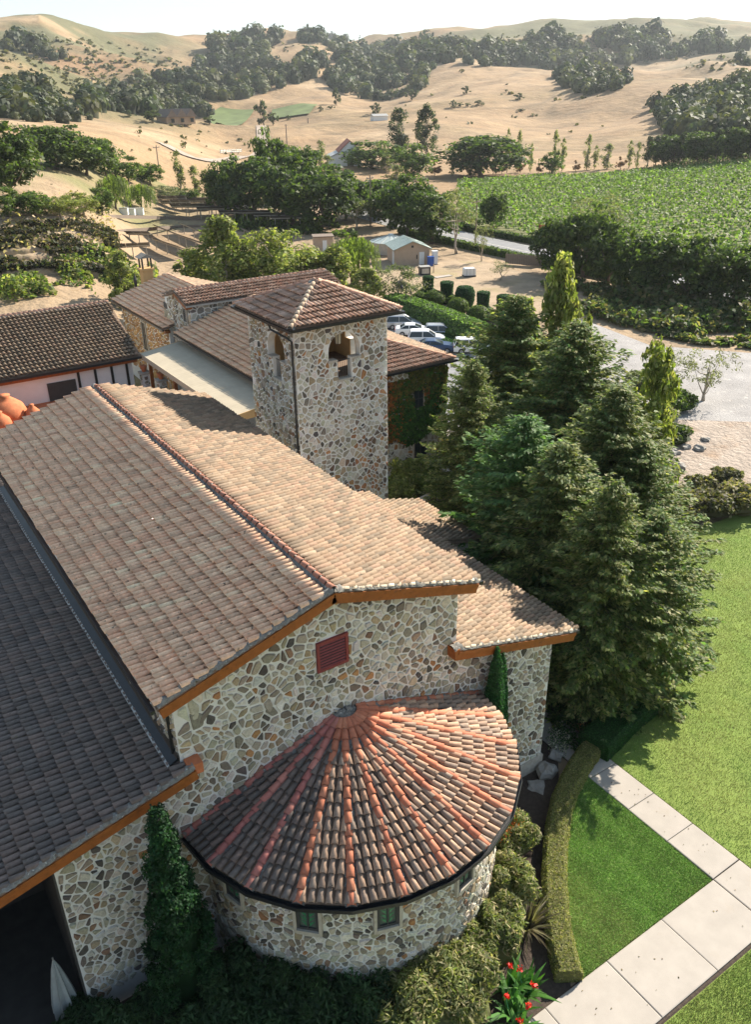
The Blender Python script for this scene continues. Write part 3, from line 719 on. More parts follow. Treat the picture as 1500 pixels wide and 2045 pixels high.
# --- hall with the ivy wall (hipped roof, canopy side towards the chapel)
hall = empty('ivy_hall', (0, 0, 0), 0, 'two storey stone hall behind the tower, end wall covered in green and orange ivy', 'building')
HX0, HX1, HY0, HY1, HZ = 13.7, 28.7, 29.08, 49.2, 8.65
hw = MB().box(HX0+.7, HX1-.65, HY0+.62, HY1, 0, HZ-.25).build('hall_wall', MT['mortar'], hall)
hs = .3; hxm = (HX0+HX1)/2; hr = HZ+hs*(hxm-HX0); hy = HY0+(hxm-HX0)
hf = [roof_plane(hall, [(HX0, HY1, HZ), (HX0, HY0, HZ), (hxm, hy, hr), (hxm, HY1, hr)], PAL_PINK_LIFT, 'hip_roof', seed=101, pitch=.29, row=.5),
      roof_plane(hall, [(HX0, HY0, HZ), (HX1, HY0, HZ), (hxm, hy, hr)], PAL_BROWN, 'hip_roof', seed=102, pitch=.29, row=.5),
      roof_plane(hall, [(HX1, HY0, HZ), (HX1, HY1, HZ), (hxm, HY1, hr), (hxm, hy, hr)], PAL_TAN, 'hip_roof', seed=103, pitch=.29, row=.5)]
lay_tiles(hf, 0, TV=TILE_V2*1.2, TF=TILE_F2)
CAPB = [(.50,.28,.18), (.45,.25,.17), (.54,.33,.23)]
cap_row(hall, (HX1, HY0, HZ+.05), (hxm, hy, hr+.05), CAPB, step=.44, name='hip_tile', seed=104); cap_row(hall, (HX0, HY0, HZ+.05), (hxm, hy, hr+.05), CAPB, step=.44, name='hip_tile', seed=105)
MB().box(HX0-.12, HX0+.02, HY0-.1, HY1, HZ-.18, HZ-.03).build('gutter', MT['gutter'], hall); MB().box(HX0-.12, HX1+.12, HY0-.14, HY0-.01, HZ-.18, HZ-.03).build('gutter', MT['gutter'], hall)
MB().box(HX0+.05, HX1-.05, HY0+.05, HY1-.05, HZ-.25, HZ-.16).build('soffit', MT['wood'], hall)
it = [(s, (lambda x, z, d: (x, HY0+.62-d, z)), hw) for s in stone_field(20, HX1-.65, 0, HZ-.3, .4, .08, lambda x, z: None if x > HX1-.68 or z < .1 or z > HZ-.3 else [(1, 0, HX1-.67)], seed=51, aniso=.8)]
it += [(s, (lambda y, z, d: (HX1-.65+d, y, z)), hw) for s in stone_field(HY0+.62, HY0+10, 0, HZ-.3, .45, .08, lambda x, z: None if x < HY0+.7 or z < .1 or z > HZ-.3 else [], seed=52, aniso=.8)]
lay_stones(it, 0)
simple_window(hall, (25.55, HY0+.56, 5.15), (1, 0, 0), 0, (0, -1, 0), .95, 1.55)
simple_window(hall, (25.8, HY0+.56, .1), (1, 0, 0), 0, (0, -1, 0), 1.25, 2.15, 'door')
rg = np.random.default_rng(201)
n = 6500; P = np.stack([rg.uniform(20.5, HX1-.45, n), np.full(n, HY0+.54)-rg.random(n)*.16, rg.uniform(2.3, HZ-.35, n)], 1)
keep = ~((abs(P[:, 0]-25.55) < .5) & (P[:, 2] > 5.2) & (P[:, 2] < 6.7)) & (P[:, 2] > 2.5+.5*np.sin(P[:, 0]*1.7)) & ~((abs(P[:, 0]-23.6) < .8+.3*np.sin(P[:, 2]*5)) & (P[:, 2] > 7.7))
P = P[keep]; n = len(P)
V, F = leaf_quads(P, np.tile([0, -1, .35], (n, 1)), .15, rg, .5, .8)
lef = np.exp(-((P[:, 0]-22.2)/1.3)**2)*(.55+.45*(P[:, 2] > 5.5)) + .25*((P[:, 2] < 4) & (P[:, 0] < 24)) + .35*np.exp(-((P[:, 0]-27.6)**2+(P[:, 2]-4.8)**2)/.25) + .3*np.exp(-((P[:, 0]-26.2)**2+(P[:, 2]-6.4)**2)/.15)
org = rg.random(n) < lef; up_ = rg.random(n) < np.clip((P[:, 2]-4.8)/3, 0, .75)
col = np.where(org[:, None], np.array([[.36, .12, .025], [.40, .17, .04], [.26, .10, .03]])[rg.integers(0, 3, n)], np.where(up_[:, None], np.array([[.16, .14, .035], [.12, .13, .03]])[rg.integers(0, 2, n)], np.array([[.05, .13, .02], [.07, .17, .03], [.035, .10, .02]])[rg.integers(0, 3, n)]))
col = np.repeat(np.clip(col*(1+rg.normal(0, .25, (n, 1))), .01, .6), 4, 0)
tag(mk('ivy', V, F, MT['green'], hall, col), 'ivy in green with orange patches at the tower side', kind='stuff')
# corner return of the ivy, lit by the sun
n = 1500; P = np.stack([np.full(n, HX1-.57)+rg.random(n)*.15, rg.uniform(HY0+.6, HY0+4, n), rg.uniform(2.2, HZ-.4, n)], 1)
V, F = leaf_quads(P, np.tile([1, 0, .35], (n, 1)), .15, rg, .5, .8)
tag(mk('ivy', V, F, MT['green'], hall, leaf_cols([(.07,.16,.03), (.10,.19,.04), (.32,.12,.03)], n, rg)), kind='stuff')
# --- pale canopy along the hall
cn = empty('canopy', (0, 0, 0), 0, 'pale corrugated lean-to canopy beside the hall, half in shadow', 'canopy')
X0c, X1c, Y0c, Y1c, z0c, z1c = 10.5, 14.35, 30.5, 49.1, 7.5, 8.0
nn = 94; V = []; 
for i in range(nn+1):
    y = Y0c+(Y1c-Y0c)*i/nn; dz = .025 if i % 2 else 0
    V += [(X0c, y, z0c+dz), (X1c, y, z1c+dz)]
mk('roof_sheet', V, [[2*i, 2*i+1, 2*i+3, 2*i+2] for i in range(nn)], MT['canopy'], cn)
MB().box(X0c-.06, X0c, Y0c-.05, Y1c+.05, z0c-.42, z0c+.02).build('edge_beam', MT['canopy'], cn)
MB().prism([(X0c, Y0c-.06, z0c-.40), (X1c, Y0c-.06, z1c-.9), (X1c, Y0c-.06, z1c+.01), (X0c, Y0c-.06, z0c+.01)], (0, .06, 0)).build('end_panel', MT['stucco'], cn)
MB().prism([(X0c, Y1c, z0c-.40), (X1c, Y1c, z1c-.9), (X1c, Y1c, z1c+.01), (X0c, Y1c, z0c+.01)], (0, .06, 0)).build('end_panel', MT['stucco'], cn)
for y in (31, 36.5, 42, 47.6): MB().box(X0c+.1, X0c+.35, y-.12, y+.12, 0, z0c-.1).build('post', MT['wood'], cn)
# --- raised stone block behind the hall roof
ub = empty('upper_block', (0, 0, 0), 0, 'raised stone block with a striped shed roof rising behind the hall', 'building')
UX0, UX1, UY, UZ, UR = 14.92, 30.5, 48.91, 10.95, 11.72
uw = MB().box(UX0+.55, UX1-.4, UY+.5, UY+6.5, 0, UZ-.1).build('block_wall', MT['mortar'], ub)
MB().prism([(UX0+.55, UY+.5, UZ-.1), (UX0+.55, UY+5.2, UZ-.1), (UX0+.55, UY+2.6, UR-.12)], (UX1-UX0-.95, 0, 0)).build('gable_wall', MT['mortar'], ub)
uf = [roof_plane(ub, [(UX0, UY, UZ), (UX1, UY, UZ), (UX1, UY+2.6, UR), (UX0, UY+2.6, UR)], PAL_BROWN, 'shed_roof', seed=111, pitch=.29, row=.5),
      roof_plane(ub, [(UX1, UY+5.6, UZ-.1), (UX0, UY+5.6, UZ-.1), (UX0, UY+2.6, UR), (UX1, UY+2.6, UR)], PAL_TAN, 'shed_roof', seed=112, pitch=.29, row=.5)]
lay_tiles(uf, 0, TV=TILE_V2*1.2, TF=TILE_F2)
cap_row(ub, (UX0, UY+2.6, UR+.05), (UX1, UY+2.6, UR+.05), CAPB, step=.44, seed=113)
it = [(s, (lambda x, z, d: (x, UY+.5-d, z)), uw) for s in stone_field(UX0+.5, 23, 8.4, UZ-.2, .42, .08, lambda x, z: None if x < UX0+.6 or z > UZ-.15 else [], seed=53, aniso=.85, palette=[((.30,.275,.23), 3), ((.36,.335,.285), 3), ((.21,.19,.165), 3), ((.155,.14,.125), 2)])]
it += [(s, (lambda y, z, d: (UX0+.55-d, y, z)), uw) for s in stone_field(UY+.5, UY+5.5, 7.2, UR-.3, .42, .08, lambda y, z: None if y < UY+.55 or z > UR-.25-.3*abs(y-UY-2.6) or (abs(y-UY-1.6) < .6 and 9.1 < z < 10.6) else [], seed=54, aniso=.85)]
lay_stones(it, 0)
simple_window(ub, (UX0+.5, UY+1.6, 9.2), (0, 1, 0), 0, (-1, 0, 0), .7, 1.15)
for k in range(4): MB().obox((UX0+.0, UY+.15+k*.8, UZ-.12+k*.24), (UX0+.6, UY+.15+k*.8, UZ-.12+k*.24), .14, .26).build('rafter', MT['wood'], ub)
MB().obox((UX0+.02, UY-.02, UZ-.16), (UX0+.02, UY+2.6, UR-.16), .06, .22).build('barge_board', MT['wood'], ub)
MB().box(UX0, UX1, UY-.12, UY-.01, UZ-.18, UZ-.04).build('gutter', MT['galv'], ub)
# --- building further back, left of the raised block
bb = empty('rear_building', (0, 0, 0), 0, 'brown tiled rear building with warm stone wall left of the raised block', 'building')
BX0, BX1, BY0, BY1, BZ = 14.3, 26.6, 53.6, 68.4, 8.0; bxm = (BX0+BX1)/2; brr = 9.85
bw = MB().box(BX0+.75, BX1-.7, BY0+.6, BY1-.6, 0, BZ-.1).build('rear_wall', MT['mortar'], bb)
bf = [roof_plane(bb, [(BX0, BY1, BZ), (BX0, BY0, BZ), (bxm, BY0, brr), (bxm, BY1, brr)], PAL_PINK_LIFT, 'gable_roof', seed=121, pitch=.3, row=.55),
      roof_plane(bb, [(BX1, BY0, BZ), (BX1, BY1, BZ), (bxm, BY1, brr), (bxm, BY0, brr)], PAL_TAN, 'gable_roof', seed=122, pitch=.3, row=.55)]
lay_tiles(bf, 0, TV=TILE_V2*1.25, TF=TILE_F2)
cap_row(bb, (bxm, BY0, brr+.05), (bxm, BY1, brr+.05), CAPB, step=.44, seed=123)
MB().box(BX0-.1, BX0+.04, BY0, BY1, BZ-.2, BZ-.03).build('gutter', MT['gutter'], bb)
MB().prism([(BX0+.75, BY0+.6, BZ-.1), (BX1-.7, BY0+.6, BZ-.1), (bxm, BY0+.6, brr-.15)], (0, BY1-BY0-1.2, 0)).build('gable_wall', MT['mortar'], bb)
it = [(s, (lambda y, z, d: (BX0+.75-d, y, z)), bw) for s in stone_field(BY0+.6, BY1-.6, 2.5, BZ-.2, .42, .07, lambda y, z: None if y < BY0+.65 or y > BY1-.7 or z > BZ-.2 or (abs(y-61.2) < .8 and z < 7.2) else [], seed=55, aniso=.7, palette=[((.40,.22,.08), 3), ((.46,.28,.12), 3), ((.30,.17,.08), 2), ((.36,.30,.22), 1.5)])]
lay_stones(it, 0)
simple_window(bb, (BX0+.72, 61.2, 4.2), (0, 1, 0), 0, (-1, 0, 0), 1.1, 2.8, 'door')
MB().box(BX0+.2, BX0+.7, BY0+.1, BY0+.45, BZ-.45, BZ-.2).build('rafter_end', MT['wood'], bb)
chim = MB(); chim.box(18.2, 19.3, 68.9, 70.0, 0, 10.4); chim.box(18.05, 19.45, 68.75, 70.15, 10.4, 10.6)
chim_o = chim.build('chimney', MT['stucco'], bb)
cc = MB()
for xx in (18.2, 19.15):
    for yy in (68.9, 69.85): cc.box(xx, xx+.15, yy, yy+.15, 10.6, 11.7)
cc.build('chimney_posts', MT['darkin'], chim_o); MB().prism([(17.95, 68.65, 11.7), (19.55, 68.65, 11.7), (18.75, 68.65, 12.1)], (0, 1.6, 0)).build('chimney_cap', MT['lump'], chim_o)
# --- long roof at the left
lr = empty('courtyard_building', (0, 0, 0), 0, 'long low building with wide striped tile roof at the far courtyard side', 'building')
LX0, LX1, LY, LZ, LR, LD = -26, 10.4, 48.7, 7.4, 10.15, 9.2
MB().box(LX0+.5, LX1-.6, LY+.9, LY+17, 0, LZ).build('courtyard_wall', MT['white'], lr)
lf_ = [roof_plane(lr, [(LX0, LY, LZ), (LX1, LY, LZ), (LX1+.6, LY+LD, LR), (LX0, LY+LD, LR)], PAL_TAN, 'gable_roof', seed=131, pitch=.36, row=.55),
       roof_plane(lr, [(LX1+.6, LY+2*LD, LZ), (LX0, LY+2*LD, LZ), (LX0, LY+LD, LR), (LX1+.6, LY+LD, LR)], PAL_TAN, 'gable_roof', seed=132, pitch=.36, row=.55)]
lay_tiles(lf_, 0, TV=TILE_V2*1.45, TF=TILE_F2)
cap_row(lr, (LX0, LY+LD, LR+.05), (LX1+.6, LY+LD, LR+.05), [(.52,.29,.2), (.48,.27,.18)], step=.44, seed=133)
MB().box(LX0, LX1, LY-.13, LY-.01, LZ-.2, LZ-.03).build('gutter', MT['gutter'], lr)
MB().prism([(LX1-.62, LY+.9, LZ-.3), (LX1-.62, LY+17, LZ-.3), (LX1-.62, LY+LD, LR-.2)], (-.3, 0, 0)).build('gable_wall', MT['white'], lr)
for x in (5.2, 6.6, 8.0, 9.3): MB().box(x-.1, x+.1, LY+.82, LY+.9, 4, LZ-.1).build('timber', MT['iron'], lr)
MB().box(2.6, 4.9, LY+.8, LY+.9, 3.5, 6.2).build('shutter', MT['darkin'], lr)
MB().box(LX0, LX1-.3, LY+.35, LY+.6, LZ-.55, LZ-.25).build('eave_beam', MT['wood'], lr)
# lower roof in front of it and its posts
l2 = empty('arcade_roof', (0, 0, 0), 0, 'low dark tiled arcade roof in the courtyard below the long roof', 'building')
af = [roof_plane(l2, [(-6, 31.5, 5.6), (9.2, 31.5, 5.6), (9.2, 36.5, 7.0), (-6, 36.5, 7.0)], PAL_BROWN, 'shed_roof', seed=141, pitch=.32, row=.55),
      roof_plane(l2, [(9.2, 41.5, 5.6), (-6, 41.5, 5.6), (-6, 36.5, 7.0), (9.2, 36.5, 7.0)], PAL_BROWN, 'shed_roof', seed=142, pitch=.32, row=.55)]
lay_tiles(af, 0, TV=TILE_V2*1.3, TF=TILE_F2)
cap_row(l2, (-6, 36.5, 7.05), (9.2, 36.5, 7.05), CAPB, step=.44, seed=143)
MB().box(-5.5, 8.8, 32.2, 41, 0, 5.5).build('arcade_wall', MT['darkin'], l2)
for k, (u, v) in enumerate(((289, 755), (323, 770))):
    p = gp(u, v, 5.6); 
    e = empty('stone_pier', (p[0], p[1], 0), 0, ('stone pier topped by a terracotta pot, nearer the white wall', 'stone pier topped by a terracotta pot, nearer the pale canopy')[k], 'pier', 'courtyard piers')
    sh = MB().box(-.3, .3, -.3, .3, 0, 6.0).build('shaft', MT['mortar'], e); MB().box(-.42, .42, -.42, .42, 6.0, 6.18).build('cap', MT['sill'], e)
    lay_stones([(s, (lambda x, z, d: (x, -.3-d, z)), sh) for s in stone_field(-.3, .3, 2, 6, .3, .06, lambda x, z: None if abs(x) > .28 or z > 5.95 else [(1, 0, .29), (-1, 0, .29)], seed=57+k)]
               + [(s, (lambda y, z, d: (-.3-d, y, z)), sh) for s in stone_field(-.3, .3, 2, 6, .3, .06, lambda x, z: None if abs(x) > .28 or z > 5.95 else [(1, 0, .29), (-1, 0, .29)], seed=59+k)], 0)
    t = MB().lathe([(.17, 0), (.27, .42), (.30, .42), (.30, .52), (.25, .52)], (0, 0), 12).build('flower_pot', MT['terra']); t.location = (p[0], p[1], 6.18)
    tag(t, ('terracotta pot on the pier nearer the white wall', 'terracotta pot on the pier nearer the canopy')[k], 'pot', 'pots on the courtyard piers')
# orange clay roof lump with planter shrub at the left edge
oc = empty('terracotta_kiln', (0, 0, 0), 0, 'orange terracotta dome and jars at the left edge behind the chapel roof', 'kiln')
p = gp(22, 790, 6.6)
for nm, dx, dy, r, h in (('dome', -.6, 0, 1.5, 1.9), ('jar', 1.1, -1.0, .6, 1.1), ('jar', -1.4, -1.6, .8, 1.2)):
    MB().lathe([(r*.9, 0), (r, h*.35), (r*.86, h*.65), (r*.5, h*.88), (r*.28, h), (r*.34, h+.15)], (p[0]+dx, p[1]+dy), 24).build(nm, MT['terra'], oc, True)
for o in oc.children: o.location.z = 4.7
MB().box(p[0]-4, p[0]+5, p[1]-3.5, p[1]+3, 0, 4.7).build('base', MT['terra'], oc)
# --- side porch roof and garden walls right of the chapel
sp = empty('side_porch', (0, 0, 0), 0, 'low tiled side porch roof between the chapel and the trees', 'building')
pf = [roof_plane(sp, [(14.9, 9.6, 5.95), (14.9, 15.3, 5.95), (11.7, 15.3, 6.8), (11.7, 9.6, 6.8)], PAL_TAN, 'shed_roof', seed=151, pitch=.25, row=.46)]
lay_tiles(pf, 0)
MB().box(11.75, 14.4, 10.0, 15.0, 0, 5.75).build('porch_wall', MT['mortar'], sp)
def low_wall(x0, y0, x1, y1, z0, z1, label, w=.45):
    e = empty('garden_wall', (x0, y0, 0), 0, label, 'wall', 'garden walls'); d = np.array([x1-x0, y1-y0, 0]); L = np.linalg.norm(d); d /= L; nn = np.array([d[1], -d[0], 0])
    o = MB().obox((0, 0, z1), tuple(d*L+[0, 0, z1]), w, z1).build('wall_core', MT['mortar'], e)
    MB().obox((0, 0, z1+.12), tuple(d*L+[0, 0, z1+.12]), w+.16, .12).build('coping', MT['sill'], e)
    its = []
    for sg in (1, -1): its += [(s, (lambda x, z, dd, sg=sg: tuple(d*x+nn*sg*(w/2+dd)+np.array([0, 0, z]))), o) for s in stone_field(0, L, 0, z1, .34, .07, lambda x, z: None if x < .05 or x > L-.05 or z > z1-.05 else [], seed=int(x0*7)+sg, aniso=.8, palette=STONES+STONES_WARM)]
    lay_stones(its, 0)
a = gp(868, 925, 1.6); b = gp(903, 950, 1.6); low_wall(a[0], a[1], b[0], b[1], 0, 1.6, 'short stone garden wall with brick coping beside the ivy hall')
a = gp(842, 1000, 1.5); b = gp(905, 968, 1.5); low_wall(a[0], a[1], b[0], b[1], 0, 1.5, 'pale coped garden wall running from the porch roof into the trees')
# ------------------------------------------------------------------ terrain: one sheet from the camera's foot to the skyline
PROF = {   # photo column -> (distance, photo row) of the land surface; None row = level ground
 -700: [(120, 0, None), (200, 0, 395), (330, 0, 300), (520, 0, 215), (800, 0, 130), (1150, 0, 60), (1500, 0, 90), (2400, 0, 130)],
 0:    [(100, 0, None), (150, 0, 452), (190, 0, 345), (240, 0, 300), (330, 0, 245), (480, 0, 190), (800, 0, 105), (1120, 0, 47), (1500, 0, 80), (2400, 0, 120)],
 130:  [(105, 0, None), (150, 0, 470), (190, 0, 370), (250, 0, 305), (340, 0, 245), (480, 0, 215), (700, 0, 165), (950, 0, 95), (1180, 0, 56), (1600, 0, 90), (2400, 0, 120)],
 240:  [(130, 0, None), (200, 0, None), (260, 0, 330), (340, 0, 262), (400, 0, 240), (520, 0, 245), (700, 0, 212), (950, 0, 130), (1250, 0, 74), (1700, 0, 95), (2400, 0, 120)],
 330:  [(150, 0, None), (240, 0, None), (320, 0, 315), (420, 0, 250), (520, 0, 249), (680, 0, 232), (900, 0, 160), (1300, 0, 82), (1700, 0, 95), (2400, 0, 120)],
 440:  [(150, 0, None), (270, 0, None), (380, 0, 310), (520, 0, 272), (640, 0, 250), (820, 0, 214), (1000, 0, 150), (1400, 0, 76), (1800, 0, 95), (2400, 0, 120)],
 560:  [(150, 0, None), (300, 0, None), (420, 0, 300), (560, 0, 266), (720, 0, 240), (850, 0, 205), (1000, 0, 140), (1450, 0, 65), (1800, 0, 85), (2400, 0, 120)],
 640:  [(150, 0, None), (320, 0, None), (440, 0, 295), (600, 0, 255), (760, 0, 215), (880, 0, 190), (1020, 0, 130), (1450, 0, 66), (1800, 0, 85), (2400, 0, 120)],
 740:  [(150, 0, None), (340, 0, None), (460, 0, 290), (620, 0, 250), (780, 0, 212), (950, 0, 185), (1150, 0, 125), (1550, 0, 94), (1900, 0, 105), (2400, 0, 120)],
 840:  [(150, 0, None), (350, 0, None), (470, 0, 285), (640, 0, 235), (820, 0, 175), (930, 0, 150), (1150, 0, 110), (1550, 0, 74), (1900, 0, 90), (2400, 0, 120)],
 960:  [(150, 0, None), (360, 0, None), (460, 0, 290), (620, 0, 230), (800, 0, 170), (930, 0, 135), (1150, 0, 100), (1500, 0, 60), (1900, 0, 80), (2400, 0, 120)],
 1090: [(150, 0, None), (370, 0, None), (440, 0, 300), (580, 0, 240), (760, 0, 180), (930, 0, 140), (1150, 0, 100), (1500, 0, 50), (1900, 0, 75), (2400, 0, 120)],
 1220: [(150, 0, None), (360, 0, 329), (420, 0, 300), (540, 0, 235), (660, 0, 178), (780, 0, 172), (950, 0, 125), (1150, 0, 95), (1500, 0, 47), (1900, 0, 75), (2400, 0, 120)],
 1340: [(150, 0, None), (330, 0, 335), (400, 0, 300), (500, 0, 235), (640, 0, 172), (760, 0, 168), (950, 0, 130), (1150, 0, 95), (1500, 0, 46), (1900, 0, 75), (2400, 0, 120)],
 1450: [(150, 0, None), (310, 0, 328), (380, 0, 285), (470, 0, 235), (600, 0, 175), (760, 0, 150), (950, 0, 122), (1150, 0, 95), (1500, 0, 58), (1900, 0, 75), (2400, 0, 120)],
 1560: [(150, 0, None), (300, 0, 325), (380, 0, 275), (470, 0, 225), (600, 0, 165), (760, 0, 140), (1000, 0, 115), (1500, 0, 70), (1900, 0, 75), (2400, 0, 120)],
 2300: [(150, 0, None), (300, 0, 345), (420, 0, 280), (600, 0, 190), (1000, 0, 125), (1500, 0, 70), (2400, 0, 120)],
}
DGR = np.unique(np.concatenate([np.linspace(0, 150, 14), np.geomspace(150, 2400, 210)]))
us = sorted(PROF); az_c = []; prof = []
for u in us:
    d0 = ray(u, 200.0); az_c.append(math.atan2(d0[0], d0[1]))
    D = [0]; Z = [0.0]
    for (D_, _, v) in PROF[u]:
        if v is None: z = 0.0
        else:
            dd = ray(u, v); z = CAM[2] + D_*dd[2]/math.hypot(dd[0], dd[1])
        D.append(D_); Z.append(z)
    z = np.interp(DGR, D, Z)
    for _ in range(6): z = np.convolve(np.pad(z, 1, 'edge'), [.25, .5, .25], 'valid')
    prof.append(z)
az_c = np.array(az_c); prof = np.array(prof)
azf = np.linspace(az_c[0], az_c[-1], 360); prof = np.stack([np.interp(azf, az_c, prof[:, j]) for j in range(prof.shape[1])], 1); az_c = azf
for _ in range(26): prof = .25*np.vstack([prof[:1], prof[:-1]])+.5*prof+.25*np.vstack([prof[1:], prof[-1:]])
def smooth_noise(seed, k):
    g = np.random.default_rng(seed).random((k, k))
    def f(x, y):
        x = np.asarray(x) % k; y = np.asarray(y) % k
        i = np.floor(x).astype(int); j = np.floor(y).astype(int); a = x-i; b = y-j
        a = a*a*(3-2*a); b = b*b*(3-2*b); i1 = (i+1) % k; j1 = (j+1) % k; i %= k; j %= k
        return (g[i, j]*(1-a)+g[i1, j]*a)*(1-b)+(g[i, j1]*(1-a)+g[i1, j1]*a)*b
    return f
n1, n2, n3, n4 = (smooth_noise(s, 64) for s in (1, 2, 3, 4))
def fbm(x, y, s): return .5*n1(x/s, y/s)+.27*n2(x/s*2.1, y/s*2.1)+.15*n3(x/s*4.3, y/s*4.3)+.08*n4(x/s*8.9, y/s*8.9)
def terrain_z(x, y):
    x = np.asarray(x, float); y = np.asarray(y, float)
    dx = x-CAM[0]; dy = y-CAM[1]; D = np.hypot(dx, dy); az = np.arctan2(dx, dy)
    az = np.clip(np.where(np.abs(az) > 2.2, np.sign(az)*2.2, az), az_c[0], az_c[-1])
    k = np.clip(np.searchsorted(az_c, az)-1, 0, len(az_c)-2); t = (az-az_c[k])/(az_c[k+1]-az_c[k]); t = t*t*(3-2*t)
    di = np.clip(np.interp(D, DGR, np.arange(len(DGR))), 0, len(DGR)-1.001); i = di.astype(int); f = di-i
    z0 = prof[k, i]*(1-f)+prof[k, i+1]*f; z1 = prof[k+1, i]*(1-f)+prof[k+1, i+1]*f
    z = z0*(1-t)+z1*t
    amp = np.clip((D-260)/700, 0, 1)
    fold = 1-2*np.abs(n3(x/190., y/190.)-.5)*1.6
    z = z + amp*(16*(n1(x/150, y/150)-.5) + 10*(n2(x/66., y/66.)-.5) + 5*(n4(x/29., y/29.)-.5) + 21*(fold-.55)) + np.clip((D-200)/300, 0, 1)*1.6*(fbm(x+99, y, 38.)-.5)
    return z
a0, a1 = az_c[0]-.05, az_c[-1]+.05
AZ = np.concatenate([np.linspace(a0, a1, 620), np.linspace(a1, a0+2*math.pi, 60)[1:-1]])
DR = np.concatenate([[0.5], np.linspace(8, 150, 18)[0:], np.geomspace(155, 2400, 300)])
A, Dm = np.meshgrid(AZ, DR, indexing='ij')
TXg = CAM[0]+np.sin(A)*Dm; TYg = CAM[1]+np.cos(A)*Dm; TZg = terrain_z(TXg, TYg) - .04
na, nd = A.shape
ii, jj = np.meshgrid(np.arange(na), np.arange(nd-1), indexing='ij')
F = np.stack([ii*nd+jj, ii*nd+jj+1, ((ii+1) % na)*nd+jj+1, ((ii+1) % na)*nd+jj], -1).reshape(-1, 4)
TV_ = np.stack([TXg, TYg, TZg], -1).reshape(-1, 3)
# ground cover colours: dry gold grass, scrubby olive patches, thin dark lines drawn for gullies, plough brown
pp = px(TV_); X_, Y_ = TV_[:, 0], TV_[:, 1]; Dd = Dm.ravel()
nz = fbm(X_, Y_, 60.); nz2 = fbm(X_+500, Y_, 210.); nz3 = fbm(X_, Y_+300, 14.)
gold = np.array([.245, .16, .082]); gold2 = np.array([.19, .115, .055]); pale = np.array([.30, .205, .115]); scrub = np.array([.12, .115, .055]); rust = np.array([.30, .18, .09])
foldm = 1-2*np.abs(n3(X_/190., Y_/190.)-.5)*1.6
c = gold[None]*(1-nz[:, None]) + pale[None]*nz[:, None]
def mixc(c, col, m): m = np.clip(m, 0, 1)[:, None]; return c*(1-m)+np.array(col)[None]*m
c = mixc(c, gold2, (nz2-.5)*3)
c = mixc(c, [.22, .16, .08], np.where(Dd > 420, np.clip((foldm-.80)*5, 0, .75)*nz3*1.6, 0)); c = mixc(c, [.345, .245, .145], np.where(Dd > 300, (fbm(X_+77, Y_+31, 90.)-.56)*5, 0)); gl = np.minimum(np.abs(n2(X_/85., Y_/85.)-.5), np.abs(n4(X_/58.+3, Y_/58.)-.5)); c = mixc(c, [.135, .095, .05], np.where(Dd > 380, np.clip(1-gl/.035, 0, 1)*.7, 0)); c = c*(1+.28*np.where(Dd > 300, n1(X_/6., Y_/6.)-.5+(n2(X_/13., Y_/13.)-.5)*.9, 0))[:, None]; c = mixc(c, rust, ((nz3-.55)*4)*.5)
hl = np.clip((460-pp[:, 0])/160, 0, 1)*np.clip((Dd-400)/150, 0, 1)*(pp[:, 2] > 0)      # scrubby left hill
c = mixc(c, scrub, hl*np.clip((fbm(X_+40, Y_+7, 95.)-.44)*6, 0, 1)); c = mixc(c, [.26, .15, .08], hl*np.clip((fbm(X_+240, Y_+97, 120.)-.52)*5, 0, 1))
c = mixc(c, scrub, np.where((Dd > 1000) & (pp[:, 0] > 420), (fbm(X_+11, Y_+3, 120.)-.35)*3, 0))
c = mixc(c, [.29, .215, .14], np.where(Dd < 240, .7, 0)); c = mixc(c, [.15, .15, .06], np.where(Dd < 260, (nz-.55)*5, 0))
vy = (X_ > 112+np.clip((Y_-150)*.18, 0, 60)) & (pp[:, 1] > np.interp(pp[:, 0], [900, 1280, 1500, 1700], [362, 340, 326, 320])) & (pp[:, 0] > 915) & (pp[:, 2] > 0) & (Dd < 480)
c = mixc(c, [.125, .135, .05], np.where(vy, .9, 0))
ground = mk('ground', TV_, F, pm('dry_grassland', (1, 1, 1), .97, (.06, .16), (.16, .8, 1.6), attr=True, stains=[(.7, .60, (.22, .145, .07), .1), (2.3, .63, (.40, .31, .2), .08)]), None, c, True)
tag(ground, kind='structure')

def sheet(name, pts, z, mat, kind='structure', drape=False, sub=1):
    P = [(p[0], p[1], (float(terrain_z(p[0], p[1])) if drape else 0)+z) for p in pts]
    o = mk(name, P, [list(range(len(P)))], MT[mat]); return tag(o, kind=kind)
def strip(name, cl, w, z, mat, kind='structure', drape=True):
    cl = [np.array(p[:2], float) for p in cl]; V = []
    for i, p in enumerate(cl):
        d = cl[min(i+1, len(cl)-1)]-cl[max(i-1, 0)]; d /= np.linalg.norm(d); n = np.array([d[1], -d[0]]); ww = w[i] if hasattr(w, '__len__') else w
        for s in (-.5, -.17, .17, .5):
            q = p+n*s*ww; V.append((q[0], q[1], (float(terrain_z(q[0], q[1])) if drape else 0)+z))
    F = [[4*i+j, 4*i+j+1, 4*i+j+5, 4*i+j+4] for i in range(len(cl)-1) for j in range(3)]
    return tag(mk(name, V, F, MT[mat]), kind=kind)
def smooth_line(pts, n=12):
    pts = [np.array(p, float) for p in pts]; P = [pts[0]]+pts+[pts[-1]]; out = []
    for i in range(1, len(P)-2):
        for k in range(n):
            t = k/n; a, b, c_, d = P[i-1:i+3]
            out.append(.5*((2*b)+(-a+c_)*t+(2*a-5*b+4*c_-d)*t*t+(-a+3*b-3*c_+d)*t**3))
    out.append(P[-2]); return out

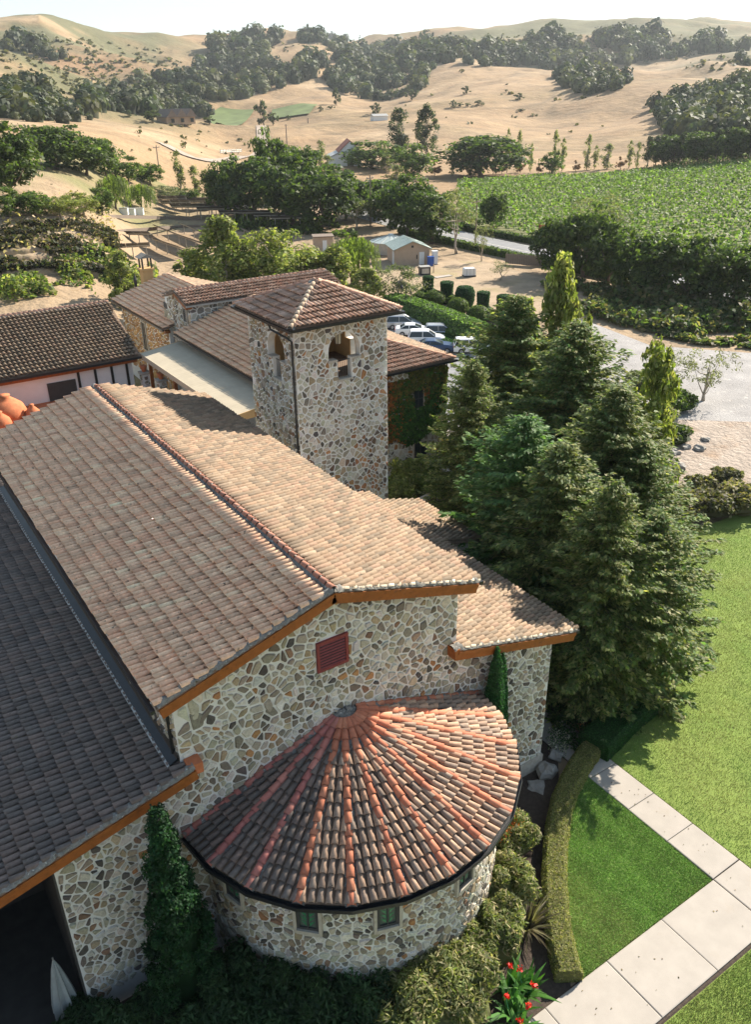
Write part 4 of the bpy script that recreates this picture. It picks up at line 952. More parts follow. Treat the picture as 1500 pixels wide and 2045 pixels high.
# ------------------------------------------------------------------ lawns, beds and walks near the chapel
sheet('planting_bed', [(-18, -16), (12.2, -16), (12.2, -8.2), (4.2, -8.2), (12.1, 0.4), (30, 20), (30, 30), (10, 30), (10.4, .1), (-18, .1)], 0.0, 'soil')
HED = smooth_line([gp(1195, 1488, .0)[:2], gp(1160, 1535)[:2], gp(1127, 1600)[:2], gp(1112, 1670)[:2], gp(1107, 1745)[:2], gp(1108, 1820)[:2], gp(1118, 1890)[:2], gp(1136, 1962)[:2]], 8)
HED = [np.array(p) for p in HED]
edge = [p + np.array([.55, -.1]) for p in HED]
lawn_pts = [tuple(p) for p in edge[4:]] + [(4.6, -8.16), (11.78, -8.16), (11.95, -2.2)]
sheet('lawn', lawn_pts[::-1], .03, 'lawn')
sheet('lawn', [(13.55, -40), (70, -40), (70, 8.5), (36, 10.2), (26, 9), (19, 3.0), (14.6, -.4), (13.55, -1.2)], .03, 'lawn2')
sheet('lawn', [(-20, -10.75), (-20, -40), (11.9, -40), (11.9, -10.75)], .03, 'lawn2')
wk = tag(mk('walkway', [(-6, -10.7, .01), (13.5, -10.7, .01), (13.5, 3, .01), (11.85, 3, .01), (11.85, -8.15, .01), (-6, -8.15, .01)], [[0, 1, 2, 3, 4, 5]], MT['soil']), kind='structure')
def slab(x0, x1, y0, y1, k):
    g = .014; b = .03; j = lambda: random.uniform(-.004, .004)
    V = [(x0+g, y0+g, 0), (x1-g, y0+g, 0), (x1-g, y1-g, 0), (x0+g, y1-g, 0)]
    T = [(x0+g+b, y0+g+b, .075+j()), (x1-g-b, y0+g+b, .075+j()), (x1-g-b, y1-g-b, .075+j()), (x0+g+b, y1-g-b, .075+j())]
    mk('paving_slab', V+[(a, b_, .062) for a, b_, _ in V]+T, [[0,1,5,4],[1,2,6,5],[2,3,7,6],[3,0,4,7],[4,5,9,8],[5,6,10,9],[6,7,11,10],[7,4,8,11],[8,9,10,11]], MT['conc'], wk)
xs = [-5.9, -2.9, .05, 2.98, 5.93, 8.83, 11.85]
for i in range(6): slab(xs[i], xs[i+1], -10.62, -8.2, i)
slab(11.87, 13.5, -10.62, -8.2, 9)
ys = [-8.18, -6.0, -4.0, -1.85, .4, 2.9]
for i in range(5): slab(11.87, 13.5, ys[i], ys[i+1], i)
sheet('garden_path', [gp(1085, 1440)[:2], gp(1105, 1430)[:2], gp(1200, 1490)[:2], gp(1165, 1525)[:2]], .02, 'conc')

# ------------------------------------------------------------------ yards and roads behind
sheet('gravel_yard', [gp(*q)[:2] for q in ((1150, 700), (1140, 628), (1170, 640), (1300, 690), (1500, 705), (1640, 730), (1640, 850), (1500, 845), (1290, 838), (1200, 760))], .01, 'gravel')
sheet('bare_bank', [gp(*q)[:2] for q in ((1265, 850), (1292, 836), (1500, 843), (1640, 850), (1640, 1000), (1500, 1000), (1380, 1010), (1290, 1000), (1255, 930))], .02, 'rockg')
sheet('parking_lot', [(33, 20), (51.0, 20), (51.0, 84), (33, 84)], .0, 'asphalt')
sheet('side_path', [(29.2, 36), (32.9, 36), (32.9, 20), (29.2, 20)], .02, 'conc')
sheet('lawn', [(28.9, 19), (35.5, 19), (35.5, 29), (28.9, 29)], .03, 'lawn')
sheet('dirt_yard', [gp(*q)[:2] for q in ((740, 640), (1100, 640), (1150, 600), (1100, 560), (960, 520), (760, 520), (690, 560))], .015, 'dirt')
ROADC = smooth_line([gp(1560, 690)[:2]+np.array([28, 0]), (99.5, 40), (99.8, 70), (100.2, 100), (101.5, 125), (104.5, 152), (110, 185), (122, 235), (140, 290)], 8)
road = strip('road', ROADC, 9.6, .03, 'asphalt')
for off in (-4.4, -.12, .12, 4.4):
    cl = []
    for i, p in enumerate(ROADC):
        d = ROADC[min(i+1, len(ROADC)-1)]-ROADC[max(i-1, 0)]; d = d/np.linalg.norm(d); cl.append(p+np.array([d[1], -d[0]])*off)
    o = strip('lane_marking', cl, .12 if abs(off) > 1 else .1, .045, 'line'); o.parent = road; del o['kind']
strip('farm_track', smooth_line([gp(330, 337)[:2], at_d(400, 322, 330)[:2], at_d(470, 306, 390)[:2], at_d(520, 285, 470)[:2], at_d(522, 262, 560)[:2]], 10), 6, .35, 'rockg')
# ------------------------------------------------------------------ vegetation
ORD = 'first second third fourth fifth sixth seventh eighth ninth tenth eleventh twelfth thirteenth fourteenth fifteenth sixteenth seventeenth eighteenth nineteenth twentieth'.split()
def hit(u, v):
    "where the line of sight of a photo place meets the land"
    d = ray(u, v); h = math.hypot(d[0], d[1]); D = np.geomspace(20, 2390, 2500)
    P = CAM[None]+d[None]*(D/h)[:, None]; below = np.where(P[:, 2] < terrain_z(P[:, 0], P[:, 1]))[0]
    return P[below[0]] if len(below) else P[-1]
DK = [(.055,.088,.024), (.074,.112,.03), (.042,.068,.02), (.095,.13,.036)]
OLV = [(.115,.135,.075), (.09,.11,.06), (.14,.155,.09), (.075,.095,.05)]
LIM = [(.205,.235,.065), (.25,.265,.085), (.15,.19,.045), (.30,.29,.115), (.12,.15,.035)]
MIDG = [(.10,.15,.034), (.08,.125,.027), (.13,.175,.042), (.06,.10,.024)]
WIL = [(.135,.18,.04), (.165,.21,.055), (.10,.145,.03)]
RWD = [(.125,.18,.055), (.175,.22,.07), (.085,.125,.042), (.24,.265,.095), (.30,.285,.125), (.11,.145,.052)]
BLU = [(.10,.195,.065), (.135,.235,.082), (.075,.145,.052), (.185,.27,.105)]
CYP = [(.018,.060,.022), (.024,.075,.026), (.014,.046,.018), (.032,.09,.03)]

def clumps_crown(cent, rad, per, leaf, cols, rg, asp=.55, shell=.45, upb=.35, cvar=.28, jit=.55):
    P = []; Nn = []; C = []
    for k, (c, r) in enumerate(zip(cent, rad)):
        m = max(6, int(per*rg.uniform(.7, 1.3))); d = rg.normal(0, 1, (m, 3)); d /= np.linalg.norm(d, axis=1, keepdims=True)
        d[:, 2] = np.abs(d[:, 2])*np.where(rg.random(m) < .72, 1, -1)
        q = np.array(c)+d*np.array(r)*(shell+(1-shell)*rg.random((m, 1))); P.append(q); Nn.append(d+[0, 0, upb])
        g = 1+rg.normal(0, cvar*.6); C.append(np.array(cols)[rg.integers(0, len(cols), m)]*g*(1+rg.normal(0, cvar*.6, (m, 1))))
    P = np.vstack(P); Nn = np.vstack(Nn); C = np.clip(np.vstack(C), .008, .6)
    V, F = leaf_quads(P, Nn/np.linalg.norm(Nn, axis=1, keepdims=True), leaf, rg, jit, asp)
    return V, F, np.repeat(C, 4, 0)
def limbs(H, tr, targets, base_z, rg, k=6):
    mb = MB(); n = 5
    ln = [(rg.normal(0, .02)*H*(i > 0), rg.normal(0, .02)*H*(i > 0), H*.62*i/n) for i in range(n+1)]
    mb.tube(ln, [tr*(1.25-.2*i) if i == 0 else tr*(1-.14*i) for i in range(n+1)], k)
    for t in targets:
        s = ln[rg.integers(1, n+1)]; s = np.array(s); t = np.array(t); m = (s+t)/2+[0, 0, -.04*H]
        mb.tube([s, m, s+(t-s)*.92], [tr*.42, tr*.28, tr*.1], 5)
    return mb
def broadleaf(seed, H=1.0, R=.42, cb=.25, nc=42, per=46, leaf=.036, cols=MIDG, shape='round', tr=.028, bark='bark', asp=.55, gap=.0, drop=0.0):
    "unit tree, height 1"
    rg = np.random.default_rng(seed); cent = []; rad = []
    while len(cent) < nc:
        d = rg.normal(0, 1, 3); d /= np.linalg.norm(d); rr = rg.uniform(.55, 1.0) if rg.random() < .8 else rg.uniform(.1, .55)
        zc = (1+cb)/2; hz = (1-cb)/2
        if shape == 'round': p = np.array([d[0]*R*rr, d[1]*R*rr, zc+d[2]*hz*rr*.92])
        elif shape == 'column':
            t = rg.random(); p = np.array([d[0]*R*rr*math.sin(math.pi*min(.97, .18+.8*t))**.7, d[1]*R*rr*math.sin(math.pi*min(.97, .18+.8*t))**.7, cb+(1-cb)*t*.97])
        elif shape == 'cone':
            t = rg.random()**1.3; p = np.array([d[0]*R*(1-t)*rr, d[1]*R*(1-t)*rr, cb+(1-cb)*t*.97])
        elif shape == 'spread': p = np.array([d[0]*R*rr, d[1]*R*rr, cb+(1-cb)*(.25+.68*math.sqrt(max(0, 1-(rr*.85)**2))*abs(d[2])**.3)])
        if p[2] < cb*.8: continue
        cent.append(p); rad.append(rg.uniform(.085, .15)*(R/.42)**.6*np.array([1, 1, .8]) if shape != 'column' else rg.uniform(.05, .09)*np.array([1, 1, 1.3]))
    V, F, C = clumps_crown(cent, rad, per, leaf, cols, rg, asp)
    if drop:
        k = rg.random(len(F)) > drop; F = F[k]
    tg = [cent[i] for i in rg.choice(len(cent), 9, replace=False)]
    tk = limbs(1.0, tr, tg, cb, rg)
    return (mesh_data('trunk', tk.V, tk.F, MT[bark], smooth=True), mesh_data('crown', V, F, MT['green'], C))
def willow(seed):
    rg = np.random.default_rng(seed); P = []; Nn = []
    for s in range(230):
        a = rg.uniform(0, 2*math.pi); r = .44*math.sqrt(rg.random()); top = .98-.9*r*r/.3*.35-rg.random()*.1; L = rg.uniform(.3, .75)*(.5+r)
        x, y = r*math.cos(a), r*math.sin(a)
        for q in np.arange(0, L, .022):
            z = top-q
            if z < .04: break
            o = r*(1+.25*q); P.append((o*math.cos(a)+rg.normal(0, .008), o*math.sin(a)+rg.normal(0, .008), z)); Nn.append((math.cos(a), math.sin(a), .25))
    P = np.array(P); Nn = np.array(Nn); n = len(P)
    t = np.tile([0, 0, -1.0], (n, 1))+rg.normal(0, .25, (n, 3)); b = np.cross(Nn, t); b /= np.linalg.norm(b, axis=1, keepdims=True); s = .03*(.7+.6*rg.random((n, 1)))
    V = np.stack([P-t*s, P-b*s*.4, P+t*s, P+b*s*.4], 1).reshape(-1, 3); F = np.arange(4*n).reshape(n, 4)
    tk = limbs(1.0, .03, [(.2, .1, .8), (-.2, .1, .82), (0, -.2, .8), (.05, .2, .85)], .3, rg)
    return (mesh_data('trunk', tk.V, tk.F, MT['bark'], smooth=True), mesh_data('crown', V, F, MT['green'], leaf_cols(WIL, n, rg, .25)))
def conifer(seed, H, R, nb, cols, cb=.04, dens=1.0, tr=.26, spray=.34, top=1.0):
    rg = np.random.default_rng(seed); P = []; T = []; Nn = []; S = []
    a0 = seed*1.7; mb = MB(); mb.tube([(0, 0, 0), (0, 0, H*.3), (rg.normal(0, .08), rg.normal(0, .08), H*.7), (0, 0, H*.985)], [tr*1.3, tr, tr*.5, .03], 7)
    for k in range(nb):
        t = cb+(1-cb)*((k+rg.random())/nb)**.92; z = t*H*.985; L = (R*(1-t**2.5)**.85*rg.uniform(.42, 1.15)*(1+.22*math.sin(2.2*t*6+a0)*math.sin(3*t+k*2.39996+a0))+.25)*(.8 if t < .1 else 1); a = k*2.39996+rg.normal(0, .35)
        el = -.22+.75*t+rg.normal(0, .1); dirh = np.array([math.cos(a), math.sin(a), 0]); side = np.array([-dirh[1], dirh[0], 0])
        m = max(4, int(L/.135*dens)); s = .10+.9*(np.arange(m)+rg.random(m))/m
        pt = dirh*(L*s*math.cos(el))[:, None]+np.array([0, 0, 1])*(L*s*math.sin(el)-.07*L*s*s+.10*L*s**3)[:, None]+[0, 0, z]
        if k % 3 == 0: mb.tube([(0, 0, z), tuple(pt[m//2]), tuple(pt[-1])], [.045*(1-t)+.012, .02, .006], 3, cap=False)
        for rep in range(4):
            w = (rg.random(m)-.5)*2*(.16+.34*L*(1-s)*.6)*(1 if rep else .3); q = pt+side*w[:, None]+rg.normal(0, .05, (m, 3))
            sgn = np.sign(w)[:, None]; dr = dirh*(.75)+side*sgn*.7*rg.random((m, 1))+rg.normal(0, .22, (m, 3))+[0, 0, .05]
            P.append(q); T.append(dr); Nn.append(np.tile([0, 0, 1.0], (m, 1))+dirh*.25+rg.normal(0, .38, (m, 3))); S.append(spray*rg.uniform(.55, 1.15, m)*(.75+.5*(1-t)))
    P = np.vstack(P); T = np.vstack(T); Nn = np.vstack(Nn); S = np.concatenate(S)[:, None]; n = len(P)
    T /= np.linalg.norm(T, axis=1, keepdims=True); B = np.cross(Nn, T); B /= np.linalg.norm(B, axis=1, keepdims=True)
    V = np.stack([P-T*S*.45, P-B*S*.24, P+T*S*.6-[0, 0, .04], P+B*S*.24], 1).reshape(-1, 3)
    cl = np.array(cols)[rg.integers(0, len(cols), n)]*(1+rg.normal(0, .22, (n, 1)))
    return (mesh_data('trunk', mb.V, mb.F, MT['bark'], smooth=True), mesh_data('crown', V, np.arange(4*n).reshape(n, 4), MT['green'], np.repeat(np.clip(cl, .008, .5), 4, 0)))
def plant_tree(name, me, loc, sx, sz, label, cat='tree', group=None, rz=None):
    e = empty(name, loc, random.uniform(0, 6.28) if rz is None else rz, label, cat, group); e.scale = (sx, sx, sz)
    for nm, m in zip(('trunk', 'crown'), me): link(bpy.data.objects.new(nm, m), e)
    return e
def tree_px(name, me, u, vb, vt, wpx, label, group, flat=False, wr=.84):
    p = gp(u, vb) if flat else hit(u, vb)
    H = max(1.5, z_for(p[0], p[1], vt)-p[2]); dist = px(p)[2]; W = wpx*dist/FPX
    return plant_tree(name, me, (p[0], p[1], p[2]-.1), W/wr, H, label, 'tree', group)
_z = z_for
def z_for(x, y, v, hi=70.0):
    lo = -50.0; q = px((x, y, hi))
    if q[2] < 3: hi = 26.0
    for _ in range(50):
        m = (lo+hi)/2
        if px((x, y, m))[1] > v: lo = m
        else: hi = m
    return lo

OAK = [broadleaf(s, cols=DK, nc=84, per=60, R=.50, cb=.04, shape='round', leaf=.032) for s in (301, 302, 303)]
MID = [broadleaf(s, cols=MIDG, nc=64, per=56, R=.46, cb=.04, leaf=.032) for s in (311, 312)]
PLN = [broadleaf(s, cols=LIM, nc=90, per=80, R=.36, cb=.06, shape='column', leaf=.022, bark='barkp') for s in (321, 322, 323)]
PLNB = [broadleaf(s, cols=LIM, nc=70, per=90, R=.44, cb=.06, shape='round', leaf=.021, bark='barkp') for s in (326, 327)]
OLI = [broadleaf(s, cols=OLV, nc=46, per=60, R=.5, cb=.12, leaf=.028, bark='barkp', asp=.3) for s in (331, 332)]
POP = [broadleaf(s, cols=OLV+LIM, nc=40, per=34, R=.2, cb=.08, shape='column', leaf=.022, tr=.016, bark='barkp') for s in (341, 342)]
EUC = [broadleaf(s, cols=[(.05,.07,.035), (.065,.085,.045), (.04,.055,.03)], nc=44, per=48, R=.26, cb=.24, shape='column', leaf=.028, bark='barkp', asp=.35, tr=.022) for s in (351, 352)]
AIR = [broadleaf(s, cols=[(.15,.16,.085), (.12,.13,.06), (.18,.18,.11)], nc=34, per=30, R=.42, cb=.3, leaf=.026, bark='barkp', asp=.3, tr=.026) for s in (361, 362)]
WLW = [willow(371), willow(372)]
RW = [conifer(401, 13.0, 3.9, 560, RWD, dens=1.35, spray=.31), conifer(402, 12.0, 4.0, 540, RWD+BLU[1:2], dens=1.35, spray=.31), conifer(403, 11.0, 3.6, 500, BLU, dens=1.3, spray=.31)]

# --- redwoods and planes right of the chapel
def rw_px(k, x, y, vt, base_h, label, s=1.0, me=None):
    H = z_for(x, y, vt); return plant_tree('redwood_tree', me or RW[k], (x, y, -.05), H/base_h*s, H/base_h, label, 'tree', 'redwoods beside the chapel')
for (k, u, v, zt, sw, lab) in ((0, 1232, 955, 12.3, .95, 'tall dark redwood right beside the chapel aisle corner'), (1, 1322, 1020, 10.2, 1.05, 'dark redwood with branches reaching out over the big lawn'), (2, 1054, 826, 12.6, 1.12, 'bright blue-green redwood rising above the side porch roof'),
        (0, 1240, 768, 13.0, 1.2, 'redwood standing behind the dark pair at the lawn edge'), (1, 1160, 640, 13.5, 1.22, 'redwood with tip beside the gravel yard, behind the blue-green one'), (1, 1032, 588, 13.5, 1.18, 'tallest looking redwood, its leader below the plane trees'),
        (0, 948, 715, 12.0, .92, 'dark redwood nearest the ivy hall'), (0, 1130, 880, 12.5, 1.15, 'dark redwood in the middle of the grove'), (1, 1290, 880, 10.5, 1.1, 'redwood at the right side of the grove above the bare bank')):
    p = gp(u, v, zt); bh = (13.0, 12.0, 11.0)[k]
    plant_tree('redwood_tree', RW[k], (p[0], p[1], -.05), zt/bh*sw, zt/bh, lab, 'tree', 'redwoods beside the chapel')
for k, (x, y, vt, w, lab) in enumerate(((36.5, 26.0, 520, 5.2, 'pale green plane tree above the redwoods by the gravel yard'), (31.5, 12.5, 690, 4.4, 'pale plane tree right of the redwoods at the gravel yard'), (40, 33.5, 600, 3.6, 'slim pale tree behind the redwoods near the hedge'), (33.2, 27.2, 648, 4.4, 'pale green young plane in front of the parked cars'))):
    plant_tree('plane_tree', (PLN+PLNB)[k % 3] if k != 3 else PLNB[0], (x, y, 0), w/.7, z_for(x, y, vt), lab, 'tree', 'plane trees')
# --- pale planes behind the roofs
grp = sorted([(250, 612, 503, 90), (395, 606, 496, 110), (458, 616, 434, 150), (512, 604, 492, 120), (564, 612, 446, 150), (622, 610, 498, 130), (672, 606, 492, 110), (735, 618, 535, 90)])
for k, (u, vb, vt, w) in enumerate(grp):
    tree_px('plane_tree', (PLN+PLNB)[k % 5], u, vb, vt, w, ORD[k]+' pale sunlit plane tree from the left behind the winery roofs', 'planes behind the roofs', wr=.72)
tree_px('pepper_tree', WLW[1], 705, 570, 468, 100, 'bright green round pepper tree beside the beige pump house', 'yard trees')
tree_px('olive_tree', OLI[0], 795, 618, 524, 92, 'grey-green olive tree in front of the beige pump house', 'yard trees')
# --- dark belt along the road
grp = sorted([(452, 432, 318, 75), (505, 438, 300, 110), (548, 420, 256, 75), (585, 446, 305, 115), (598, 400, 282, 95), (642, 458, 330, 135), (690, 440, 338, 100), (745, 432, 352, 110), (780, 452, 362, 80), (815, 470, 345, 105), (862, 486, 372, 110), (985, 452, 378, 48)])
for k, (u, vb, vt, w) in enumerate(grp):
    tree_px('oak_tree', OAK[k % 3], u, vb, vt, w, ORD[k]+' dark spreading tree from the left in the belt along the road', 'dark trees along the road', True)
for k, (u, vb, vt, w, lab) in enumerate(((712, 458, 388, 66, 'pale grey-leaved tree at the right end of the dark belt'), (912, 506, 372, 92, 'tall thin-leaved tree with pale trunk standing by the road'), (962, 522, 440, 40, 'small young tree with thin trunk beside the utility pole'), (1000, 560, 520, 50, 'low grey shrub tree by the white water tank'))):
    tree_px('pale_tree', AIR[k % 2], u, vb, vt, w, lab, 'pale trees by the road', True)
# --- row at the right beyond the gravel yard
grp = sorted([(1115, 545, 425, 95), (1165, 552, 405, 105), (1215, 566, 440, 95), (1268, 590, 455, 100), (1330, 600, 452, 125), (1400, 612, 470, 120), (1472, 622, 478, 125)])
for k, (u, vb, vt, w) in enumerate(grp):
    tree_px('oak_tree', OAK[(k+1) % 3], u, vb, vt, w, ORD[k]+' dark tree from the left in the row below the vineyard', 'row of trees below the vineyard', True)
tree_px('pine_tree', AIR[1], 1192, 500, 384, 130, 'feathery dark tree rising above the row against the vineyard', None, True)
# --- willows, poplars, shrubs at the left
for k, (u, vb, vt, w) in enumerate(((231, 418, 345, 62), (283, 418, 364, 58))): tree_px('willow_tree', WLW[k], u, vb, vt, w, ('taller weeping willow left of the solar arrays', 'smaller weeping willow behind the solar arrays')[k], 'willows')
grp = sorted([(362, 392, 300, 34), (392, 396, 332, 40), (415, 398, 338, 38), (536, 300, 262, 20)])
for k, (u, vb, vt, w) in enumerate(grp): tree_px('poplar_tree', POP[k % 2], u, vb, vt, w, ORD[k]+' pale upright poplar from the left behind the solar arrays', 'poplars behind the solar arrays', wr=.45)
grp = sorted([(255, 362, 310, 66), (300, 368, 322, 50), (322, 402, 368, 56), (352, 400, 372, 46), (378, 402, 375, 40), (440, 400, 352, 60)])
for k, (u, vb, vt, w) in enumerate(grp): tree_px('shrub_tree', (MID+OLI)[k % 4], u, vb, vt, w, ORD[k]+' low green tree from the left below the golden knoll', 'low trees below the knoll')
grp = sorted([(22, 392, 240, 120), (112, 338, 242, 128), (172, 350, 262, 100), (212, 352, 275, 70)])
for k, (u, vb, vt, w) in enumerate(grp): tree_px('hillside_tree', (OAK+MID)[k], u, vb, vt, w, ORD[k]+' large dark tree from the left on the near hillside', 'large trees on the left hillside')
grp = sorted([(15, 432, 372, 70), (70, 430, 378, 80), (120, 432, 385, 70), (165, 432, 380, 75), (205, 430, 372, 50)])
for k, (u, vb, vt, w) in enumerate(grp): tree_px('shrub_tree', (MID+PLNB)[k % 4], u, vb, vt, w, ORD[k]+' bright green bush from the left along the terrace edge', 'bushes along the terrace')
# --- around the barn and the far edge of the vineyard
for k, (u, vb, vt, w) in enumerate(((797, 322, 216, 62), (850, 325, 207, 66))): tree_px('eucalyptus_tree', EUC[k], u, vb, vt, w, ('left one of the two tall eucalyptus by the barn', 'right one of the two tall eucalyptus by the barn')[k], 'eucalyptus by the barn', wr=.6)
tree_px('oak_tree', OAK[1], 962, 352, 264, 150, 'broad round dark tree at the far end of the vineyard', None)
grp = sorted([(640, 342, 280, 40), (745, 338, 280, 70), (768, 345, 295, 40), (826, 358, 285, 46), (790, 372, 330, 60), (655, 352, 310, 40), (905, 352, 300, 34), (940, 352, 300, 32)])
for k, (u, vb, vt, w) in enumerate(grp): tree_px('poplar_tree', (POP+MID)[k % 3], u, vb, vt, w, ORD[k]+' slender tree from the left around the white barn', 'slender trees around the barn', wr=.5)
grp = sorted([(1012, 346, 256, 14), (1035, 344, 262, 16), (1060, 345, 285, 10), (1106, 345, 262, 18), (1122, 342, 275, 16), (1172, 340, 270, 18), (1188, 338, 290, 16), (1212, 338, 288, 30), (1256, 336, 280, 16), (1272, 335, 285, 12)])
for k, (u, vb, vt, w) in enumerate(grp): tree_px('poplar_tree', POP[k % 2], u, vb, vt, w*1.15, ORD[k]+' thin sparse poplar from the left along the vineyard top', 'thin poplars above the vineyard', wr=.42)
RED = [broadleaf(s, cols=[(.13,.06,.04), (.17,.09,.05), (.10,.07,.04)], nc=20, per=26, R=.5, cb=.05, leaf=.06) for s in (381,)]
grp = sorted([(985, 348, 318, 26), (1002, 348, 322, 20), (1040, 346, 322, 20), (1075, 346, 325, 22), (1150, 343, 320, 20), (1240, 338, 312, 24), (868, 352, 322, 30)])
for k, (u, vb, vt, w) in enumerate(grp): tree_px('reddish_shrub', RED[0], u, vb, vt, w, ORD[k]+' reddish shrub from the left along the vineyard top', 'reddish shrubs above the vineyard', wr=1.0)
grp = [(1095, 346, 302, 46)]
tree_px('round_bush', MID[0], 1102, 346, 302, 44, 'round green bush among the thin poplars above the vineyard', None)
grp = [(1292+k*17, 334-k*1.0, 272-k*1.9, 40) for k in range(14)]
for k, (u, vb, vt, w) in enumerate(grp): tree_px('windbreak_tree', (EUC+OAK)[k % 4], u, vb, vt, w, ORD[k]+' tree from the left in the dense windbreak above the vineyard', 'windbreak above the vineyard', wr=.6)
# --- single oaks on the golden hills
OAKF = [broadleaf(s, cols=[(.055,.07,.035), (.07,.085,.042), (.045,.058,.03)], nc=22, per=22, R=.62, cb=.05, leaf=.075, tr=.04) for s in (391, 392)]
grp = sorted([(752, 228, 206, 30), (823, 200, 176, 30), (905, 216, 200, 20), (932, 188, 172, 22), (920, 214, 203, 14), (935, 213, 204, 14), (957, 211, 200, 26), (1038, 200, 186, 26), (1012, 184, 177, 9), (1040, 222, 216, 22), (1305, 208, 194, 26), (700, 190, 160, 24), (672, 210, 176, 22), (640, 222, 212, 14), (660, 218, 210, 18)])
for k, (u, vb, vt, w) in enumerate(grp): tree_px('field_oak', OAKF[k % 2], u, vb, vt, w, ORD[k]+' lone oak from the left on the golden hills', 'lone oaks on the golden hills', wr=1.25)
grp = sorted([(258, 235, 220, 30), (305, 245, 216, 48), (375, 250, 240, 22), (418, 249, 230, 26), (527, 250, 202, 38), (545, 250, 222, 24), (575, 240, 230, 14)])
for k, (u, vb, vt, w) in enumerate(grp): tree_px('valley_oak', OAKF[k % 2], u, vb, vt, w, ORD[k]+' dark tree from the left beside the far green fields', 'trees beside the far fields', wr=1.25)

# --- woods on the hills: one mass
def in_poly(poly, n, rg):
    poly = np.array(poly, float); lo = poly.min(0); hi = poly.max(0); out = []
    while len(out) < n:
        p = lo+rg.random(2)*(hi-lo); c = False; j = len(poly)-1
        for i in range(len(poly)):
            if (poly[i][1] > p[1]) != (poly[j][1] > p[1]) and p[0] < (poly[j][0]-poly[i][0])*(p[1]-poly[i][1])/(poly[j][1]-poly[i][1])+poly[i][0]: c = not c
            j = i
        if c: out.append(p)
    return out
WOODS = [([(330,165),(420,128),(500,90),(560,72),(640,66),(700,82),(738,98),(700,125),(640,135),(610,165),(540,180),(470,205),(400,215),(350,228),(330,205)], 620, .50),
         ([(740,108),(800,92),(895,90),(905,124),(860,140),(845,170),(830,195),(780,200),(735,200),(690,190),(640,165),(690,130)], 560, .36),
         ([(895,92),(985,86),(1090,76),(1270,72),(1270,106),(1275,150),(1240,178),(1180,192),(1140,186),(1100,150),(1070,128),(985,134),(930,128)], 900, .40),
         ([(1270,76),(1420,78),(1500,92),(1500,138),(1400,142),(1275,150)], 330, .55),
         ([(1310,215),(1350,195),(1420,178),(1500,168),(1500,272),(1400,282),(1330,272)], 330, .1),
         ([(230,205),(300,180),(340,205),(410,215),(420,232),(330,232),(240,226)], 190, .2), ([(155,195),(235,180),(240,222),(170,222)], 60, .3),
         ([(0,175),(60,170),(130,215),(200,238),(120,248),(0,240)], 130, .35), ([(0,80),(120,90),(260,120),(330,160),(230,190),(80,160),(0,150)], 150, .62), ([(420,88),(560,72),(560,90),(440,125)], 90, .2)]
rg = np.random.default_rng(77)
cents = []; 
for poly, n, thr in WOODS:
    for p in in_poly(poly, n, rg):
        q = hit(p[0], p[1])
        if n2(q[0]/55., q[1]/55.)*.6+n3(q[0]/21., q[1]/21.)*.4 > thr: cents.append(q)
cents = np.array(cents); N = len(cents); Dc = np.hypot(cents[:, 0]-CAM[0], cents[:, 1]-CAM[1])
Rr = np.clip(rg.normal(4.6, 1.7, N), 1.8, 9)*np.clip(Dc/1000, .62, 1.25); Hh = Rr*rg.uniform(1.0, 1.45, N)
K = 54; ph = np.arange(K)*2.39996; zz = 1-1.15*(np.arange(K)+.5)/K; rr = np.sqrt(np.clip(1-zz*zz, 0, 1))
dirs = np.stack([rr*np.cos(ph), rr*np.sin(ph), zz], 1)
P = cents[:, None, :]+dirs[None]*np.stack([Rr, Rr, Hh], 1)[:, None, :]*(1+rg.normal(0, .13, (N, K, 1)))+np.array([0, 0, 1])*(Hh*.45)[:, None, None]
V, F = leaf_quads(P.reshape(-1, 3), np.tile(dirs, (N, 1)), np.repeat(Rr*.30, K)*rg.uniform(.7, 1.3, N*K), rg, .38, .8)
base = np.array([(.05,.068,.032), (.062,.078,.036), (.04,.055,.028), (.075,.085,.042), (.10,.105,.05)])[rg.integers(0, 5, N)]*(1+rg.normal(0, .2, (N, 1)))
col = np.repeat(np.clip(np.repeat(base, K, 0)*(1+rg.normal(0, .15, (N*K, 1))), .01, .4), 4, 0)
woods = mk('hill_woods', V, F, MT['greend'], None, col); tag(woods, 'dark oak woods covering the upper slopes of the hills', 'woods', kind='stuff')
# core domes so that the slopes do not show through
ck = 7; Vc = []; Fc = []
ang = np.arange(ck)*2*math.pi/ck
ring = lambda s, h: np.stack([np.cos(ang)*s, np.sin(ang)*s, np.full(ck, h)], 1)
tmpl = np.vstack([ring(.80, -.3), ring(.86, .35), ring(.55, .95), [[0, 0, 1.15]]])
ft = [[i*ck+j, i*ck+(j+1) % ck, (i+1)*ck+(j+1) % ck] for i in range(2) for j in range(ck)]+[[i*ck+j, (i+1)*ck+(j+1) % ck, (i+1)*ck+j] for i in range(2) for j in range(ck)]+[[2*ck+j, 2*ck+(j+1) % ck, 3*ck] for j in range(ck)]
V = (tmpl[None]*np.stack([Rr, Rr, Hh], 1)[:, None, :]+cents[:, None, :]+np.array([0, 0, .25])).reshape(-1, 3)
F = (np.array(ft)[None]+(np.arange(N)*len(tmpl))[:, None, None]).reshape(-1, 3)
mk('crown_cores', V, F, MT['greend'], woods, np.repeat(np.clip(base*.8, .01, .4), len(tmpl), 0), True)
